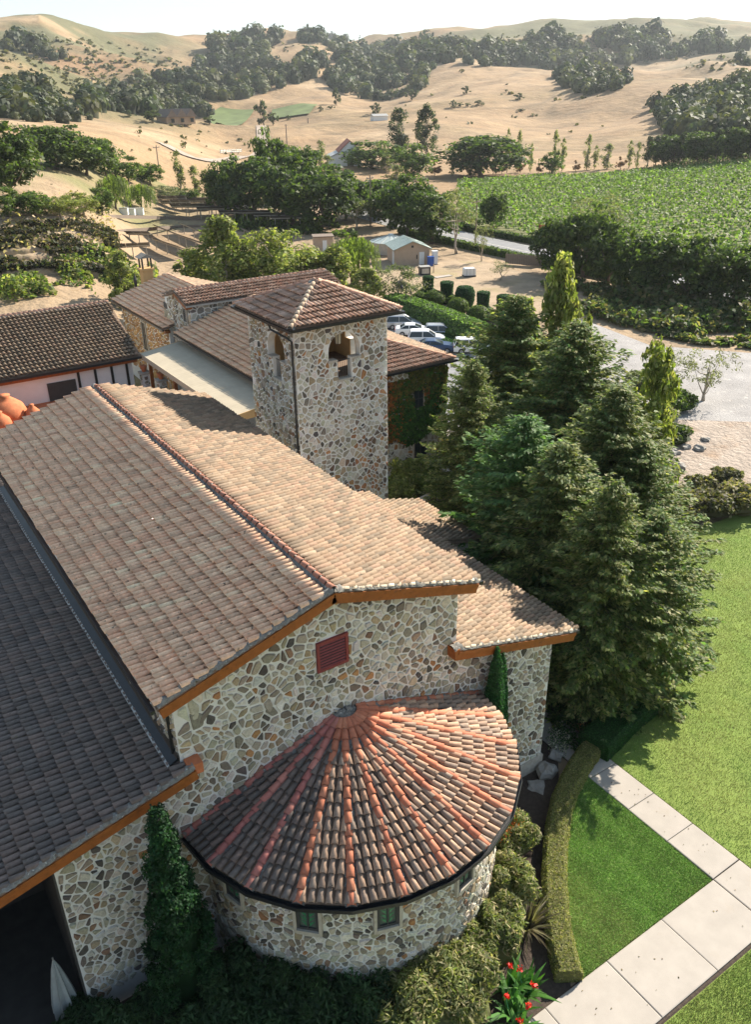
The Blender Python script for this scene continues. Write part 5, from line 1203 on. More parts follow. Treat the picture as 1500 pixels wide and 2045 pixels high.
# --- scrub dots on the hills
P = []
for poly, n in (([(0,60),(330,100),(420,150),(300,215),(0,170)], 420), ([(840,140),(1100,140),(1280,180),(1280,300),(900,300),(760,230)], 26), ([(420,100),(900,120),(1300,130),(1480,150),(1480,70),(1000,70),(440,90)], 420), ([(230,235),(480,270),(520,310),(250,310)], 30)):
    P += [hit(*p) for p in in_poly(poly, n, rg)]
P = np.array(P); N = len(P); s = rg.uniform(.7, 2.4, N)*np.clip(np.hypot(P[:, 0]-CAM[0], P[:, 1]-CAM[1])/900, .4, 1.2)
P4 = np.repeat(P, 6, 0)+rg.normal(0, 1, (N*6, 3))*np.repeat(s, 6)[:, None]*[.6, .6, .3]+[0, 0, .5]
V, F = leaf_quads(P4, np.tile([0, 0, 1.0], (N*6, 1)), np.repeat(s, 6), rg, .8, .8)
tag(mk('hill_scrub', V, F, MT['greend'], None, leaf_cols([(.12,.11,.055), (.09,.095,.045), (.15,.13,.07)], N*6, rg)), 'low scrub dotted over the dry hills', 'scrub', kind='stuff')

# --- vineyard: rows of vines beyond the road
rowd = np.array([.80, -.60]); crossd = np.array([.60, .80]); org = np.array([118., 113.]); P = []; S = []
edgeL = lambda t: 8+max(0, t-60)*.05
for r in range(-16, 78):
    o = org + crossd*(r*3.3)
    x = np.arange(-75+r*.25, 270, .95); q = o[None]+rowd[None]*x[:, None]
    uvp = px(np.stack([q[:, 0], q[:, 1], np.zeros(len(q))], 1))
    top = np.interp(uvp[:, 0], [900, 1280, 1500, 1700], [362, 340, 326, 320]); 
    k = (q[:, 0] > 112+np.clip((q[:, 1]-150)*.18, 0, 60)) & (uvp[:, 1] > top) & (uvp[:, 0] < 1750) & (uvp[:, 0] > 915)
    q = q[k]; P.append(q)
q = np.vstack(P); zg = terrain_z(q[:, 0], q[:, 1]); n = len(q); M5 = 8
B = np.repeat(np.column_stack([q, zg+1.05]), M5, 0)+rg.normal(0, 1, (n*M5, 3))*[.26, .26, .26]
V, F = leaf_quads(B, np.tile([-.1, -.1, .9], (n*M5, 1)), .38, rg, .6, .7)
tag(mk('vineyard', V, F, MT['green'], None, leaf_cols([(.115,.185,.04), (.14,.21,.05), (.09,.15,.032), (.17,.225,.07)], n*M5, rg, .25)), 'green vine rows of the vineyard beyond the road', 'vines', kind='stuff')
for nm, poly in (('far_field', [(355,214),(418,218),(382,232),(352,230)]), ('far_field', [(418,230),(440,217),(508,221),(505,255),(432,248)]), ('far_field', [(543,222),(635,212),(618,230),(556,246),(542,240)])):
    pts = [hit(*p) for p in poly]; cmid = np.mean(pts, 0); V = []; 
    G = 12; a, b = np.array(pts[0]), np.array(pts[1]); c_, d_ = np.array(pts[2]), np.array(pts[-1])
    for i in range(G+1):
        for j in range(G+1):
            s, t = i/G, j/G; p = (1-t)*((1-s)*a+s*b)+t*((1-s)*d_+s*c_); V.append((p[0], p[1], float(terrain_z(p[0], p[1]))+1.0))
    tag(mk(nm, V, [[i*(G+1)+j, i*(G+1)+j+1, (i+1)*(G+1)+j+1, (i+1)*(G+1)+j] for i in range(G) for j in range(G)], bpy.data.materials.get('far_crop') or pm('far_crop', (.12, .155, .055), .95, (.08, .35)), None, smooth=True), kind='structure')
# ------------------------------------------------------------------ garden plants near the chapel
def leafy_solid(name, V, F, n, leaf, cols, seed, label, cat, group=None, asp=.5, jit=.5, core=.8, loc=(0, 0, 0), off=.0, smooth=True):
    "clipped plant: a solid leafy body with small leaves standing out of its surface; one mesh"
    rg = np.random.default_rng(seed); V = np.asarray(V, float); Fl = [list(f) for f in F]
    P, Nn = sample_tris(V, Fl, n, rg); P = P+Nn*rg.uniform(-.3, 1.0, (n, 1))*leaf*.6
    LV, LF = leaf_quads(P, Nn, leaf, rg, jit, asp); C = leaf_cols(cols, n, rg, .28)
    quads = [f for f in Fl if len(f) == 4]; tri = []
    for f in Fl:
        for i in range(1, len(f)-1): tri.append([f[0], f[i], f[i+1], f[i+1]])
    allF = [list(map(int, f)) for f in LF] + [[i+len(LV) for i in f] for f in Fl]
    allV = np.vstack([LV, V]); bc = np.tile(np.mean(cols, 0)*.75, (len(V), 1))
    o = mk(name, allV, allF, MT['green'], None, np.vstack([C, bc])); o.location = loc
    return tag(o, label, cat, group)
def lathe_solid(prof, k=18, bump=.0, seed=0, c=(0, 0)):
    rg = np.random.default_rng(seed); m = len(prof)
    V = [(c[0]+r*(1+rg.normal(0, bump))*math.cos(2*math.pi*j/k), c[1]+r*(1+rg.normal(0, bump))*math.sin(2*math.pi*j/k), z) for r, z in prof for j in range(k)]
    F = [[i*k+j, i*k+(j+1) % k, (i+1)*k+(j+1) % k, (i+1)*k+j] for i in range(m-1) for j in range(k)]+[[(m-1)*k+j for j in range(k)]]
    return V, F
# cypress by the left wall
H = z_for(-6.75, -1.55, 1622)
V, F = lathe_solid([(.7, 0), (1.1, H*.14), (1.28, H*.28), (1.22, H*.38), (1.12, H*.5), (.92, H*.62), (.72, H*.74), (.42, H*.87), (.14, H*.98)], 22, .13, 1)
rg = np.random.default_rng(501); cent = []; rad = []
for k in range(210):
    t = rg.random()**1.1; a = rg.uniform(0, 6.28); r = 1.12*(1-t**1.5)**.9*(.55+.5*min(1, t*6))*rg.uniform(.8, 1.12); cent.append((r*math.cos(a), r*math.sin(a), .25+t*(H-.35))); rad.append(np.array([.26, .26, .36])*rg.uniform(.7, 1.3))
VL, FL, CL = clumps_crown(cent, rad, 190, .055, CYP, rg, .5, .5, .5, .35, .6)
e = empty('cypress', (-6.75, -1.55, 0), 0, 'dense dark green conical cypress against the left stone wall', 'cypress'); mk('crown', VL, FL, MT['green'], e, CL)
V, F = lathe_solid([(.35, 0), (.6, H*.14), (.66, H*.3), (.56, H*.5), (.38, H*.7), (.17, H*.88), (.04, H*.95)], 16, .1, 1); mk('inner_foliage', V, F, MT['green'], e, np.tile(np.mean(CYP, 0)*.8, (len(V), 1)))
# slim double cypress between apse and right aisle
H = z_for(6.95, -.62, 1291); H2 = z_for(7.3, -.55, 1303)
V, F = lathe_solid([(.4, 0), (.52, H*.2), (.50, H*.45), (.40, H*.7), (.2, H*.9), (.03, H)], 14, .07, 2)
V2, F2 = lathe_solid([(.3, H*.25), (.36, H*.4), (.34, H*.6), (.24, H2*.8), (.13, H2*.93), (.03, H2)], 12, .07, 3, (.33, .02))
leafy_solid('cypress', V+V2, F+[[i+len(V) for i in f] for f in F2], 13000, .055, [(.025,.10,.03), (.035,.125,.04), (.018,.07,.022), (.05,.15,.045)], 502, 'slim double-tipped green cypress standing between apse roof and right aisle', 'cypress', loc=(6.95, -.62, 0), jit=.7)
# big shrubs
def shrub(name, top_uv, zt, r, nleaf, leaf, cols, seed, label, asp=.25, group='shrubs around the apse', spik=.55, hs=1.0):
    p = gp(top_uv[0], top_uv[1], zt); rg = np.random.default_rng(seed); cent = []; rad = []
    for k in range(26):
        a = rg.uniform(0, 6.28); q = math.sqrt(rg.random())*r*.78; h = zt*(.42+.42*math.sqrt(max(0, 1-(q/r)**2)))*rg.uniform(.8, 1.1)
        cent.append((q*math.cos(a), q*math.sin(a), h)); rad.append(np.array([r*.30, r*.30, zt*.26])*rg.uniform(.8, 1.25))
    V, F, C = clumps_crown(cent, rad, nleaf/26, leaf, cols, rg, asp, .55, .8, .3, spik)
    e = empty(name, (p[0], p[1], 0), 0, label, 'shrub', group)
    mk('crown', V, F, MT['green'], e, C)
    st = MB(); 
    for k in range(7): c = cent[k]; st.tube([(c[0]*.15, c[1]*.15, 0), (c[0]*.6, c[1]*.6, c[2]*.55), c], [.05, .035, .015], 5)
    st.build('stems', MT['bark'], e)
    Vc, Fc = lathe_solid([(r*.55, .15), (r*.78, zt*.35), (r*.62, zt*.62), (r*.25, zt*.8)], 12, .12, seed)
    mk('inner_foliage', Vc, Fc, MT['green'], e, np.tile(np.mean(cols, 0)*.8, (len(Vc), 1)))
    return e
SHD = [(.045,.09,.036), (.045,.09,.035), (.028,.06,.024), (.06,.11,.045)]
BOT0 = [(.25,.26,.10), (.33,.32,.15), (.16,.20,.06), (.40,.35,.19), (.11,.15,.045), (.21,.24,.08)]
BOT = [tuple(v*.82 for v in c) for c in BOT0]
shrub('bottlebrush_shrub', (865, 1925), 2.1, 2.15, 15000, .115, BOT, 511, 'large sunlit yellow-green shrub at the foot of the apse, bottom centre')
shrub('bottlebrush_shrub', (760, 2010), 1.7, 1.3, 6000, .11, BOT, 519, 'smaller yellow-green shrub at the bottom edge left of the large one')
shrub('bottlebrush_shrub', (985, 1835), 1.8, 1.25, 7000, .105, BOT[2:], 512, 'yellow-green shrub between the apse and the spiky plant')
shrub('bottlebrush_shrub', (1000, 1740), 2.0, 1.4, 8500, .105, BOT[1:], 513, 'sunlit shrub beside the apse wall, middle of three by the hedge')
shrub('bottlebrush_shrub', (1022, 1640), 1.7, 1.15, 6000, .10, BOT[2:], 514, 'shrub below the apse gutter nearest the cypress')
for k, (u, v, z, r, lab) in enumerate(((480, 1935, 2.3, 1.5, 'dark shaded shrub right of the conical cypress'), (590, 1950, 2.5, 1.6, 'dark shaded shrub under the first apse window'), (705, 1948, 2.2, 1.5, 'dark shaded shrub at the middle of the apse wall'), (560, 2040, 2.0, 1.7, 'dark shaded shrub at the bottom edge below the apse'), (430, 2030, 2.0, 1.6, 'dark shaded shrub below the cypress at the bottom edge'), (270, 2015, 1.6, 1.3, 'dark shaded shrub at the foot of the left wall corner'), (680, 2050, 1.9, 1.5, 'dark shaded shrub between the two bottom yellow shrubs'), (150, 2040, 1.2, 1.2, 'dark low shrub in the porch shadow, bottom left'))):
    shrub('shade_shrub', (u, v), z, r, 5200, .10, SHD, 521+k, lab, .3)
# clipped hedges
def hedge(name, cl, w, h, n, leaf, cols, seed, label, group='clipped hedges', rnd=.16):
    V = []; hprof = [(-w/2, 0), (-w/2, h-rnd), (-w/2+rnd, h), (w/2-rnd, h), (w/2, h-rnd), (w/2, 0)]
    cl = [np.array(p[:2], float) for p in cl]; rg = np.random.default_rng(seed)
    for i, p in enumerate(cl):
        d = cl[min(i+1, len(cl)-1)]-cl[max(i-1, 0)]; d /= np.linalg.norm(d); nn = np.array([d[1], -d[0]])
        for a, z in hprof: q = p+nn*(a+rg.normal(0, .015)); V.append((q[0], q[1], z+rg.normal(0, .012)*(z > 0)))
    k = len(hprof); F = [[i*k+j, i*k+j+1, (i+1)*k+j+1, (i+1)*k+j] for i in range(len(cl)-1) for j in range(k-1)]
    F += [list(range(k)), list(range((len(cl)-1)*k, len(cl)*k))[::-1]]
    Vn = np.array(V); c = Vn.mean(0)
    Ft = []
    for f in F:       # make every face look outwards
        a, b, cc = Vn[f[0]], Vn[f[1]], Vn[f[2]]; nn = np.cross(b-a, cc-a); m = Vn[f].mean(0); i0 = f[0]//k; ref = np.array([*cl[min(i0, len(cl)-1)], h*.4])
        Ft.append(f if nn @ (m-ref) > 0 else f[::-1])
    return leafy_solid(name, V, Ft, n, leaf, cols, seed, label, 'hedge', group, .6, .6)
hedge('box_hedge', HED, .92, .62, 30000, .036, [(.22,.23,.075), (.28,.28,.11), (.16,.19,.05), (.32,.28,.13)], 541, 'low curving clipped box hedge beside the triangular lawn')
a = gp(1188, 1478, .9); b = gp(1250, 1418, .9); c_ = gp(1315, 1365, .9)
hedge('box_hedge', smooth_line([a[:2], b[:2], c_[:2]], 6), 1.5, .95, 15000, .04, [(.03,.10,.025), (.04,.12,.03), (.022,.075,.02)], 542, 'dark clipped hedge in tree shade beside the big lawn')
# ground plants
def blades(name, loc, n, L, w, cols, seed, label, cat='plant', group=None, up_=.75, flowers=None):
    rg = np.random.default_rng(seed); V = []; F = []; C = []
    for i in range(n):
        a = rg.uniform(0, 6.28); l = L*rg.uniform(.6, 1.15); lean = rg.uniform(.15, 1.0); d = np.array([math.cos(a), math.sin(a)]); s = np.array([-d[1], d[0]])
        c = np.array(cols[rg.integers(0, len(cols))])*rg.uniform(.7, 1.3); b0 = len(V)
        for k in range(5):
            t = k/4; r = l*t*(.35+.65*lean*t); z = l*up_*(t-.55*lean*t*t); ww = w*(1-t**2.2)*(.5+.5*min(1, t*4)); p = d*r+d*.05
            V += [(p[0]-s[0]*ww, p[1]-s[1]*ww, z), (p[0]+s[0]*ww, p[1]+s[1]*ww, z+.01)]; C += [c, c]
        F += [[b0+2*k, b0+2*k+1, b0+2*k+3, b0+2*k+2] for k in range(4)]
    o = mk(name, V, F, MT['green'], None, np.clip(C, .01, .6)); o.location = loc; return tag(o, label, cat, group)
p = gp(1052, 1850, .3); blades('flax_plant', (p[0], p[1], 0), 130, 1.5, .035, [(.16,.13,.08), (.10,.09,.05), (.30,.27,.17), (.06,.05,.035)], 551, 'spiky bronze flax plant with arching blades beside the hedge', up_=.9)
p = gp(1170, 1425, .3); blades('flax_plant', (p[0], p[1], 0), 60, .8, .025, [(.30,.36,.22), (.18,.26,.12)], 552, 'small pale spiky plant under the redwoods', up_=.9)
def canna(u, v, seed, label, nf=2, h=1.15):
    p = gp(u, v, .7); e = empty('canna_plant', (p[0], p[1], 0), 0, label, 'flower', 'canna lilies'); rg = np.random.default_rng(seed)
    o = blades('leaves', (0, 0, 0), 26, h, .10, [(.07,.19,.035), (.10,.23,.05), (.05,.14,.03)], seed, None, None, up_=1.0); o.parent = e
    for k in range(nf):
        x, y = rg.normal(0, .22, 2); z = h*rg.uniform(.85, 1.05); P = np.array([x, y, z])+rg.normal(0, .05, (22, 3)); V, F = leaf_quads(P, rg.normal(0, 1, (22, 3)), .05, rg, .5, .7)
        fl = mk('blossom', V, F, MT['red'], e); MB().tube([(0, 0, .1), (x*.7, y*.7, z*.6), (x, y, z)], .012, 4).build('stalk', MT['leafgl'], fl)
canna(1018, 1950, 561, 'red canna nearest the flax plant', 1); canna(1052, 1965, 562, 'red canna with two blooms closest to the hedge', 2); canna(1022, 2005, 563, 'red canna in the middle of the clump', 2); canna(1040, 2040, 564, 'red canna at the bottom edge', 1, .9)
def patch(name, pts, n, leaf, cols, seed, label, h=.35, asp=.5, cat='ground cover'):
    rg = np.random.default_rng(seed); q = np.array([gp(*p, .2)[:2] for p in pts]); P = np.array(in_poly(q, n, rg)); P = np.column_stack([P, rg.random(n)*h+.03])
    V, F = leaf_quads(P, np.tile([0, 0, 1.0], (n, 1)), leaf, rg, .7, asp); return tag(mk(name, V, F, MT['green'], None, leaf_cols(cols, n, rg, .25)), label, cat, kind='stuff')
patch('orange_ground_cover', [(1165,1400),(1195,1372),(1232,1390),(1215,1412),(1178,1425),(1160,1455),(1152,1440)], 2200, .05, [(.50,.20,.09), (.42,.15,.06), (.34,.20,.10)], 571, 'orange flowering ground cover under the redwoods')
patch('orange_ground_cover', [(1125,1385),(1142,1380),(1150,1395),(1132,1402)], 500, .05, [(.50,.20,.09), (.42,.15,.06)], 572, 'small orange flower patch near the aisle corner')
patch('bed_ground_cover', [(1080,1400),(1120,1330),(1200,1330),(1330,1300),(1340,1330),(1260,1390),(1180,1460),(1150,1500),(1120,1480)], 9000, .07, [(.04,.09,.025), (.06,.11,.035), (.03,.06,.02)], 573, 'dark leafy ground cover under the redwoods', .6)
patch('white_flowers', [(1090,1470),(1120,1455),(1140,1480),(1130,1510),(1100,1505)], 900, .045, [(.06,.12,.04), (.6,.55,.5), (.05,.10,.03)], 574, 'white flowering plants by the aisle corner', .7)
pz = gp(1008, 1655, 1.6); rg = np.random.default_rng(575); P = np.array([pz[0], pz[1], 1.6])+rg.normal(0, 1, (420, 3))*[.42, .2, .12]
V, F = leaf_quads(P, np.tile([0, 0, 1.0], (420, 1)), .05, rg, .6, .4); tag(mk('orange_flowers', V, F, MT['green'], None, leaf_cols([(.55,.13,.02), (.46,.10,.02)], 420, rg)), 'cluster of orange red flowers below the apse gutter', 'flowers', kind='stuff')
def boulder(u, v, r, seed, label, flat=.75, z=0.0):
    p = gp(u, v, z); rg = np.random.default_rng(seed); V = []; k = 11; m = 6
    for i in range(m+1):
        t = math.pi*i/m
        for j in range(k):
            f = 2*math.pi*j/k; q = np.array([math.sin(t)*math.cos(f), math.sin(t)*math.sin(f), math.cos(t)*flat]); s = r*(1+.22*math.sin(3.1*q[0]*2+seed)+.18*math.cos(2.7*q[1]*2+seed*2)+rg.normal(0, .035)); V.append(q*s)
    o = mk('boulder', V, [[i*k+j, (i+1)*k+j, (i+1)*k+(j+1) % k, i*k+(j+1) % k] for i in range(m) for j in range(k)], MT['rock']); o.location = (p[0], p[1], z+r*flat*.45); return tag(o, label, 'rock', 'garden rocks')
boulder(1093, 1545, .48, 1, 'rounded grey boulder at the right aisle corner'); boulder(1110, 1512, .32, 2, 'smaller grey boulder behind the rounded one')
boulder(1070, 1572, .42, 3, 'flat pale stone slab lying in the bed by the apse', .22)
for k, (u, v, r, lab) in enumerate(((1300, 890, .9, 'pale grey boulder at the left end of the bare bank'), (1345, 905, .5, 'low brown rock on the bare bank near the pale boulder'), (1372, 895, .45, 'middle brown rock on the bare bank'), (1398, 898, .5, 'third brown rock along the bare bank'), (1355, 935, .6, 'grey rock below the brown rocks on the bare bank'), (1410, 880, .4, 'small rock at the upper side of the bare bank'))): boulder(u, v, r, 11+k, lab, .5)
# shrubs on the bank and by the ivy hall
for k, (u, v, z, r, cols, lab) in enumerate(((815, 925, 2.2, 1.9, LIM, 'bright green shrub at the foot of the tower'), (862, 945, 1.9, 1.8, MIDG, 'green shrub in front of the ivy hall door'), (795, 960, 1.8, 1.6, LIM, 'light green shrub between tower and porch roof'), (905, 880, 1.6, 1.5, [(.36,.14,.04), (.14,.15,.04), (.10,.14,.04)], 'orange tinged bush at the corner of the ivy hall'))):
    shrub('garden_shrub', (u, v), z, r, 3600, .13, cols, 581+k, lab, .6, 'shrubs by the ivy hall')
for k, (u, v, z, r, cols, lab) in enumerate(((1350, 785, 1.6, 2.2, MIDG, 'round green bush on the gravel yard edge'), (1315, 815, 1.5, 2.0, LIM, 'pale bush beside the round green bush'), (1345, 855, 1.2, 2.0, DK, 'dark bush at the top of the bare bank'), (1310, 985, 1.5, 2.0, MIDG, 'green bush at the left end of the row above the big lawn'), (1365, 990, 1.4, 1.9, [(.16,.14,.07), (.10,.11,.05), (.22,.19,.11)], 'brownish bush second in the row above the big lawn'), (1425, 985, 1.6, 2.0, [(.17,.15,.08), (.09,.10,.04)], 'brownish bush third in the row above the big lawn'), (1480, 975, 1.7, 2.2, [(.17,.15,.08), (.09,.10,.04), (.24,.2,.12)], 'brownish bush at the right end of the row above the big lawn'), (1290, 745, 1.7, 1.8, AIRC if 'AIRC' in globals() else OLV, 'grey-green bush beside the redwoods on the gravel'), (1455, 940, 1.0, 1.3, [(.17,.15,.08), (.10,.11,.05)], 'dry bush on the bare bank'), (1400, 955, 1.1, 1.2, [(.17,.15,.08), (.10,.11,.05)], 'dry bush lower on the bare bank'))):
    shrub('bank_shrub', (u, v), z, r, 2600, .15, cols, 601+k, lab, .6, 'bushes on the bank')
# ------------------------------------------------------------------ grass blades
def grass(name, poly, n, h, cols, seed, label, dry=.25, stripe=.10):
    rg = np.random.default_rng(seed); P = np.array(poly, float); P = P.mean(0)+(P-P.mean(0))*1.012
    q = in_poly_fast(P, n, rg); n = len(q)
    a = rg.uniform(0, 6.28, n); l = h*rg.uniform(.5, 1.3, n); d = np.stack([np.cos(a), np.sin(a)], 1); s = np.stack([-d[:, 1], d[:, 0]], 1)*.011
    V = np.zeros((n, 3, 3)); V[:, 0, :2] = q-s; V[:, 1, :2] = q+s; V[:, 2, :2] = q+d*(l*.7)[:, None]; V[:, :2, 2] = .03; V[:, 2, 2] = .03+l*.8
    c = np.array(cols)[rg.integers(0, len(cols), n)]*(1+rg.normal(0, .2, (n, 1)))
    m = np.clip((fbm(q[:, 0]*30, q[:, 1]*30, 95.)-.42)*4, 0, 1)[:, None]*dry; c = (c*(1-m)+np.array([.36, .29, .12])*m)*(.72+.5*fbm(q[:, 0]*30+7, q[:, 1]*30, 22.))[:, None]
    c = c*(1+stripe*np.sin(q[:, 0]*2*math.pi/1.05+.6*np.sin(q[:, 1]*.7)))[:, None]
    tag(mk(name, V.reshape(-1, 3), np.arange(3*n).reshape(n, 3), MT['greend'], None, np.repeat(np.clip(c, .01, .5), 3, 0)), label, 'grass', kind='stuff')
def in_poly_fast(P, n, rg):
    lo = P.min(0); hi = P.max(0); out = np.zeros((0, 2))
    while len(out) < n:
        q = lo+rg.random((n*2, 2))*(hi-lo); c = np.zeros(len(q), bool); j = len(P)-1
        for i in range(len(P)):
            cond = (P[i][1] > q[:, 1]) != (P[j][1] > q[:, 1]); x = (P[j][0]-P[i][0])*(q[:, 1]-P[i][1])/(P[j][1]-P[i][1]+1e-12)+P[i][0]; c ^= cond & (q[:, 0] < x); j = i
        out = np.vstack([out, q[c]])
    return out[:n]
grass('grass', lawn_pts, 70000, .06, [(.14,.27,.045), (.19,.31,.06), (.10,.21,.035), (.26,.32,.11)], 701, 'short bright green grass of the triangular lawn')
grass('grass', [(13.6, -14), (30, -8), (40, 6), (36, 10), (26, 8.8), (19, 2.9), (14.6, -.5), (13.6, -1.3)], 130000, .085, [(.17,.28,.06), (.22,.31,.08), (.135,.24,.045), (.30,.32,.12)], 702, 'yellowish green grass of the big lawn', .55)
grass('grass', [(2, -10.8), (11.9, -10.8), (11.9, -15), (6, -15)], 40000, .08, [(.17,.25,.05), (.22,.26,.07), (.13,.21,.035)], 703, 'grass below the walkway at the bottom corner')

tree_px('yard_tree', AIR[0], 1405, 800, 690, 110, 'sparse small tree standing in the pale gravel yard', None, True); tree_px('yard_tree', AIR[1], 1335, 770, 700, 80, 'thin bare-looking tree between the redwoods and the gravel yard', None, True)
rg = np.random.default_rng(705); n = 70; q = np.vstack([np.column_stack([rg.uniform(-4, 13.4, n//2), rg.uniform(-10.6, -8.2, n//2)]), np.column_stack([rg.uniform(11.9, 13.4, n-n//2), rg.uniform(-8, 2.5, n-n//2)])])
V, F = leaf_quads(np.column_stack([q, np.full(n, .09)]), np.tile([0, 0, 1.0], (n, 1)), .035, rg, .25, .5); tag(mk('leaf_litter', V, F, MT['green'], None, leaf_cols([(.14,.09,.045), (.20,.15,.07), (.09,.08,.04)], n, rg)), 'dry leaves scattered on the concrete walkway', 'leaf litter', kind='stuff')
# ------------------------------------------------------------------ yard objects, cars, far buildings
# topiaries
TOP = [(855, 590, 552, 21), (892, 603, 563, 25), (928, 612, 572, 36), (964, 628, 583, 24), (1005, 640, 590, 28)]
for k, (u, vb, vt, w) in enumerate(TOP):
    p = gp(u, vb); H = z_for(p[0], p[1], vt); r = w/2*px(p)[2]/FPX
    if k == 2: pfl = [(r*.8, 0), (r, H*.3), (r*1.05, H*.7), (r*.8, H*.96), (r*.3, H)]
    else: pfl = [(r*1.9, 0), (r*2.0, H*.10), (r*1.7, H*.24), (r*.95, H*.36), (r*.95, H*.6), (r*1.05, H*.97), (r*.9, H)]
    V, F = lathe_solid(pfl, 18, .03, k)
    leafy_solid('topiary', V, F, 2600, .11, CYP+[(.04,.11,.035)], 801+k, ORD[k]+' clipped topiary from the left beyond the rosemary hedge', 'topiary', 'topiaries', loc=(p[0], p[1], 0))
for k, (u, v, r) in enumerate(((838, 604, 1.2), (868, 608, 1.6), (905, 608, 1.0), (915, 622, 1.5), (955, 640, 1.6))):
    p = gp(u, v); V, F = lathe_solid([(r*.7, 0), (r, r*.35), (r*.9, r*.8), (r*.5, r*1.1), (r*.1, r*1.2)], 16, .04, 20+k)
    leafy_solid('ball_shrub', V, F, 1800, .12, MIDG, 811+k, ORD[k]+' clipped round bush from the left at the foot of the topiaries', 'bush', 'round clipped bushes', loc=(p[0], p[1], 0))
hl = smooth_line([gp(782, 622)[:2], gp(840, 640)[:2], gp(905, 665)[:2], gp(985, 700)[:2]], 8)
hedge('rosemary_hedge', hl, 4.6, 2.3, 14000, .2, [(.10,.17,.05), (.13,.20,.065), (.075,.13,.04)], 821, 'long loose rosemary hedge above the parked cars', rnd=1.2)
hedge('low_hedge', smooth_line([gp(855, 672)[:2]+np.array([1.5, 0]), gp(905, 700)[:2]], 5), 1.6, .8, 3500, .12, [(.03,.09,.02), (.045,.11,.03)], 822, 'low dark hedge right behind the parked cars')
hedge('road_hedge', smooth_line([(94.0, 60), (93.6, 85), (93.8, 110), (95, 130)], 6), 1.5, 1.1, 5000, .22, DK+MIDG, 823, 'low dark hedge along the near side of the road')
hedge('road_hedge', smooth_line([(107.5, 92), (107.6, 112), (108.6, 132), (111, 150)], 6), 1.6, 1.1, 4000, .22, DK, 824, 'low dark hedge along the vineyard side of the road')
# shrubby bands
def band(name, pts, n, leaf, cols, seed, label, h=1.6):
    rg = np.random.default_rng(seed); q = np.array([hit(*p)[:2] for p in pts]); P = in_poly_fast(q, n, rg); zg = terrain_z(P[:, 0], P[:, 1]); m = fbm(P[:, 0]*9, P[:, 1]*9, 40.); k = m > .42; P, zg, m = P[k], zg[k], m[k]
    P3 = np.column_stack([P, zg+(m-.4)*h*5*rg.random(len(P))+.15]); V, F = leaf_quads(P3, np.tile([0, 0, 1.0], (len(P3), 1)), leaf, rg, .7, .7)
    tag(mk(name, V, F, MT['green'], None, leaf_cols(cols, len(P3), rg, .28)), label, 'undergrowth', kind='stuff')
band('undergrowth', [(0,545),(230,530),(320,560),(300,606),(0,612)], 9000, .3, LIM+MIDG, 831, 'sunny undergrowth behind the long roof at the left')
band('undergrowth', [(460,470),(640,470),(720,480),(700,455),(560,440),(470,430)], 6000, .4, MIDG+DK, 832, 'green undergrowth below the dark tree belt')
band('undergrowth', [(1150,600),(1500,660),(1560,690),(1560,640),(1300,585),(1120,560)], 7000, .4, [(.10,.12,.045), (.16,.14,.07), (.07,.10,.03)], 833, 'scrubby undergrowth below the right tree row')
band('undergrowth', [(1080,572),(1300,606),(1500,640),(1580,705),(1400,690),(1290,672),(1150,622)], 11000, .36, [(.09,.13,.04), (.13,.15,.06), (.06,.10,.03), (.20,.17,.09)], 835, 'green and brown undergrowth along the gravel yard edge', 1.3)
band('dry_weeds', [(0,440),(230,440),(240,540),(0,545)], 700, .32, [(.34,.27,.16), (.26,.20,.11), (.15,.13,.07), (.42,.34,.22)], 834, 'dry weeds and brush on the left bank', 2.2)
# curved planted terraces on the left bank: an earth bank and a row of dark brush on each
for k in range(7):
    v0 = 462+k*14; pa = [(-40, v0+12), (50, v0+2), (130, v0-1), (205, v0+8), (232, v0+20)]
    cl = smooth_line([hit(*q)[:2] for q in pa], 14); rg = np.random.default_rng(850+k); V = []; prf = [(-2.6, -.3), (-1.5, .25), (-.5, .7), (.2, .8), (.6, .55), (.8, .1), (.95, -.3)]
    for i, p in enumerate(cl):
        d = cl[min(i+1, len(cl)-1)]-cl[max(i-1, 0)]; d = d/np.linalg.norm(d); nn = np.array([-d[1], d[0]])
        for a, z in prf: q = p-nn*(a+rg.normal(0, .12)); V.append((q[0], q[1], float(terrain_z(q[0], q[1]))+z+rg.normal(0, .07)))
    m = len(prf); e = empty('planted_terrace', (0, 0, 0), 0, ORD[k]+' curved terrace row from the top on the dry left bank', 'terrace', 'terrace rows')
    mk('earth_bank', V, [[i*m+j, i*m+j+1, (i+1)*m+j+1, (i+1)*m+j] for i in range(len(cl)-1) for j in range(m-1)], MT['dirt'], e, smooth=True)
    cl = np.array(cl); n = 1500; ii = rg.random(n)*(len(cl)-1.01); i0 = ii.astype(int); q = cl[i0]+(cl[i0+1]-cl[i0])*(ii-i0)[:, None]+rg.normal(0, .45, (n, 2)); gapm = n2(q[:, 0]/5., q[:, 1]/5.) > .35; q = q[gapm]; n = len(q)
    P3 = np.column_stack([q, terrain_z(q[:, 0], q[:, 1])+.7+rg.random(n)*1.0]); LV, LF = leaf_quads(P3, np.tile([0, 0, 1.0], (n, 1)), .3, rg, .7, .7)
    tag(mk('brush', LV, LF, MT['green'], e, leaf_cols([(.05,.045,.026), (.038,.04,.022), (.08,.065,.036), (.045,.06,.024)], n, rg)), kind='stuff')
